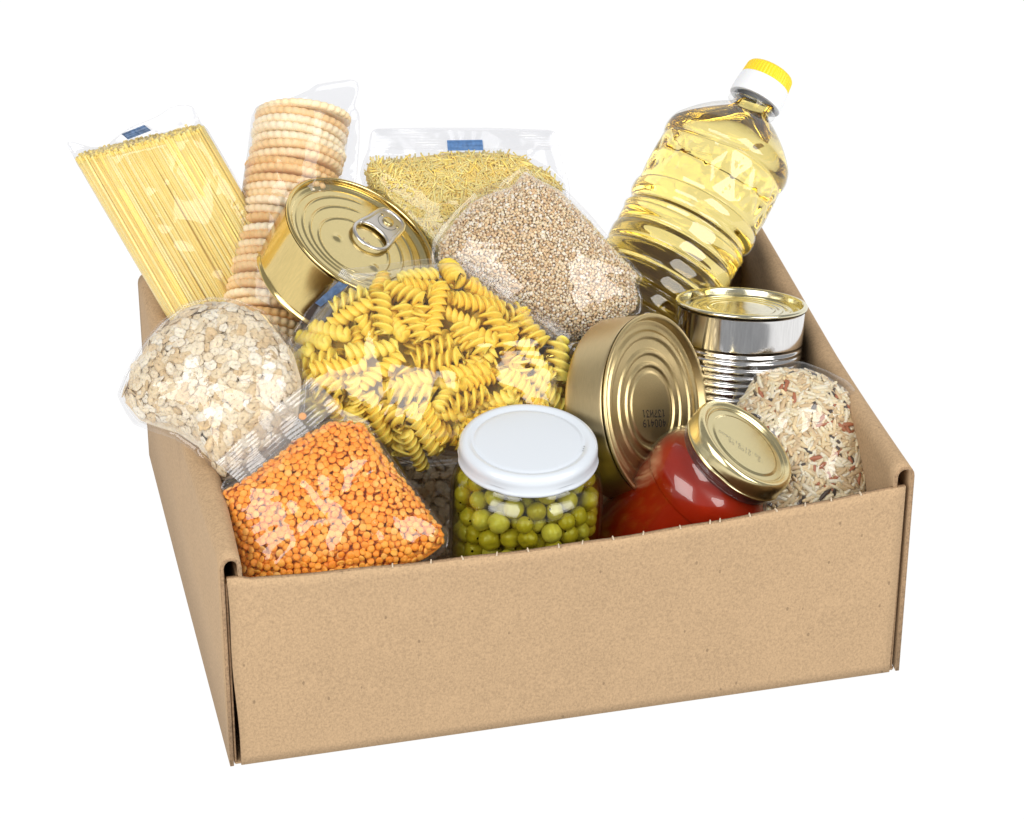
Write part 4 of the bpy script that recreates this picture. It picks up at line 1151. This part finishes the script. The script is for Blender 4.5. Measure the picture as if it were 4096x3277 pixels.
def biscuit_pack():
    d = D['biscuits']; root = frame_root('biscuit_pack', d['fr'])
    tag(root, 'tall clear pack of stacked round biscuits with wavy edges', 'biscuit pack')
    P = np.array(d['film']); c = centre(P)
    (tx, ty), (bx, by) = d['top'][0], d['bottom'][0]
    ax = np.array([tx - bx, ty - by]); L = np.linalg.norm(ax); ax /= L; px = np.array([ax[1], -ax[0]])
    R = 2.88
    def h(x, y):
        u = (x - bx) * px[0] + (y - by) * px[1]; t = (x - bx) * ax[0] + (y - by) * ax[1]
        e = np.clip((L - t + .2) / .5, 0, 1); e2 = np.clip((t + 4.0) / .5, 0, 1)
        return np.sqrt(np.maximum(0, (R + .1) ** 2 - u * u)) * e * e2
    fs = Star(P, c, 1)
    obj('film', film_mesh('film', fs, h, MAT['film_soft'], seed=55, amp=.10, csc=.45, gap=.05, T=.3, lower=1.0), root)
    # scalloped biscuits
    ms = []
    for sd in range(6):
        prof = [(.02, .23), (1.2, .23), (2.2, .24), (2.56, .24), (2.76, .19), (2.86, .08), (2.87, -.04), (2.82, -.15), (2.66, -.23), (2.4, -.25), (1.2, -.24), (.02, -.24)]
        rr = random.Random(sd); ph = rr.uniform(0, 6)
        def sc(r, z, a): return r + (.18 * (abs(math.cos(a * 17 + ph)) ** .8 - .5) + .02 * math.sin(5 * a + sd)) * (r / 2.86) ** 4
        ms.append(mesh('biscuit', *lathe(prof[::-1], 216, sc), MAT['biscuit']))
    t = L - .2; k = 0
    n3 = np.array([0, 0, 1.0]); a3 = np.array([ax[0], ax[1], 0]); p3 = np.array([px[0], px[1], 0])
    while t > -4.0:
        lean = -.06 + rnd.gauss(0, .02); sw = rnd.gauss(0, .03)
        z = a3 + n3 * lean + p3 * sw; z /= np.linalg.norm(z); x = p3 - z * (p3 @ z); x /= np.linalg.norm(x); y = np.cross(z, x)
        pos = np.array([bx, by, 0]) + a3 * t + p3 * rnd.gauss(0, .035) + n3 * rnd.gauss(0, .03)
        sp = rnd.uniform(0, 6.28); x2 = x * math.cos(sp) + y * math.sin(sp); y2 = np.cross(z, x2)
        R3 = np.stack([x2, y2, z], 1)
        obj('biscuit', ms[k % 6], root, mat4=Matrix([list(R3[j]) + [pos[j] * S] for j in range(3)] + [[0, 0, 0, 1]]))
        t -= .515 + rnd.uniform(-.01, .03); k += 1
biscuit_pack()

def spaghetti_bag():
    d = D['spaghetti']; root = frame_root('spaghetti_bag', d['fr'])
    tag(root, 'clear bag of long straight spaghetti leaning out over the back left corner', 'bag')
    P = np.array(d['film']); c = centre(P)
    (lx, ly), (rx, ry), (qx, qy) = d['core']
    hw = (rx - lx) / 2; cx = (rx + lx) / 2; Tt = 1.55; slope = (ry - ly) / (rx - lx)
    def h(x, y):
        u = np.abs((x - cx) / (hw + .12)); top = ly + (x - lx) * slope
        e = np.clip((top - y + .25) / .5, 0, 1)
        return Tt * np.maximum(0, 1 - np.minimum(u, 1) ** 3.2) ** .45 * e
    fs = Star(P, c, 1)
    obj('film', film_mesh('film', fs, h, MAT['film_soft'], seed=61, amp=.13, csc=.42, gap=.05, T=.25, lower=.95), root)
    units = []
    for sd in range(6):
        r = random.Random(sd); b = r.uniform(-.06, .06); L = 25
        path = [(b * (1 - (2 * k / 10 - 1) ** 2), -L * k / 10, r.uniform(-.015, .015)) for k in range(11)]
        units.append(tri(*tube(path, .088, 6)))
    pos = []
    row = 0; z = -Tt
    while z <= Tt:
        lim = hw * (1 - (abs(z) / (Tt + .02)) ** (1 / .45)) ** (1 / 3.2) if abs(z) < Tt else 0
        x = -lim + (row % 2) * .068
        while x <= lim:
            pos.append((cx + x + rnd.gauss(0, .012), z + rnd.gauss(0, .012))); x += .135
        z += .125; row += 1
    pos = np.array(pos)
    depth = np.array([float(h(np.array([p[0]]), np.array([ly - 5.0]))[0]) - p[1] for p in pos])
    order = np.argsort(depth + .0 * pos[:, 1])
    ms = [mesh('spaghetti_strand', V, F, MAT['spaghetti']) for V, F in units]
    PP = []; RR = []
    for k, i in enumerate(order):
        x, zz = pos[i]; top = ly + (x - lx) * slope + rnd.gauss(0, .10) - .05
        ang = rnd.gauss(0, .004); ang2 = rnd.gauss(0, .002); ca, sa = math.cos(ang), math.sin(ang)
        R3 = np.array([[ca, -sa, 0], [sa, ca, ang2], [0, -ang2, 1]])
        p = np.array([x, top, min(zz, Tt - .1)])
        if k < 300: obj('spaghetti_strand', ms[k % 6], root, mat4=Matrix([list(R3[j]) + [p[j] * S] for j in range(3)] + [[0, 0, 0, 1]]))
        else: PP.append(p); RR.append(R3)
    V, F = joined(units, np.array(PP), RR); obj('spaghetti_mass', mesh('spaghetti_mass', V, F, MAT['spaghetti']), root, 'stuff')
    blue_mark(root, d['mark'], None, MAT['navy'], .35, amp=.06)
spaghetti_bag()
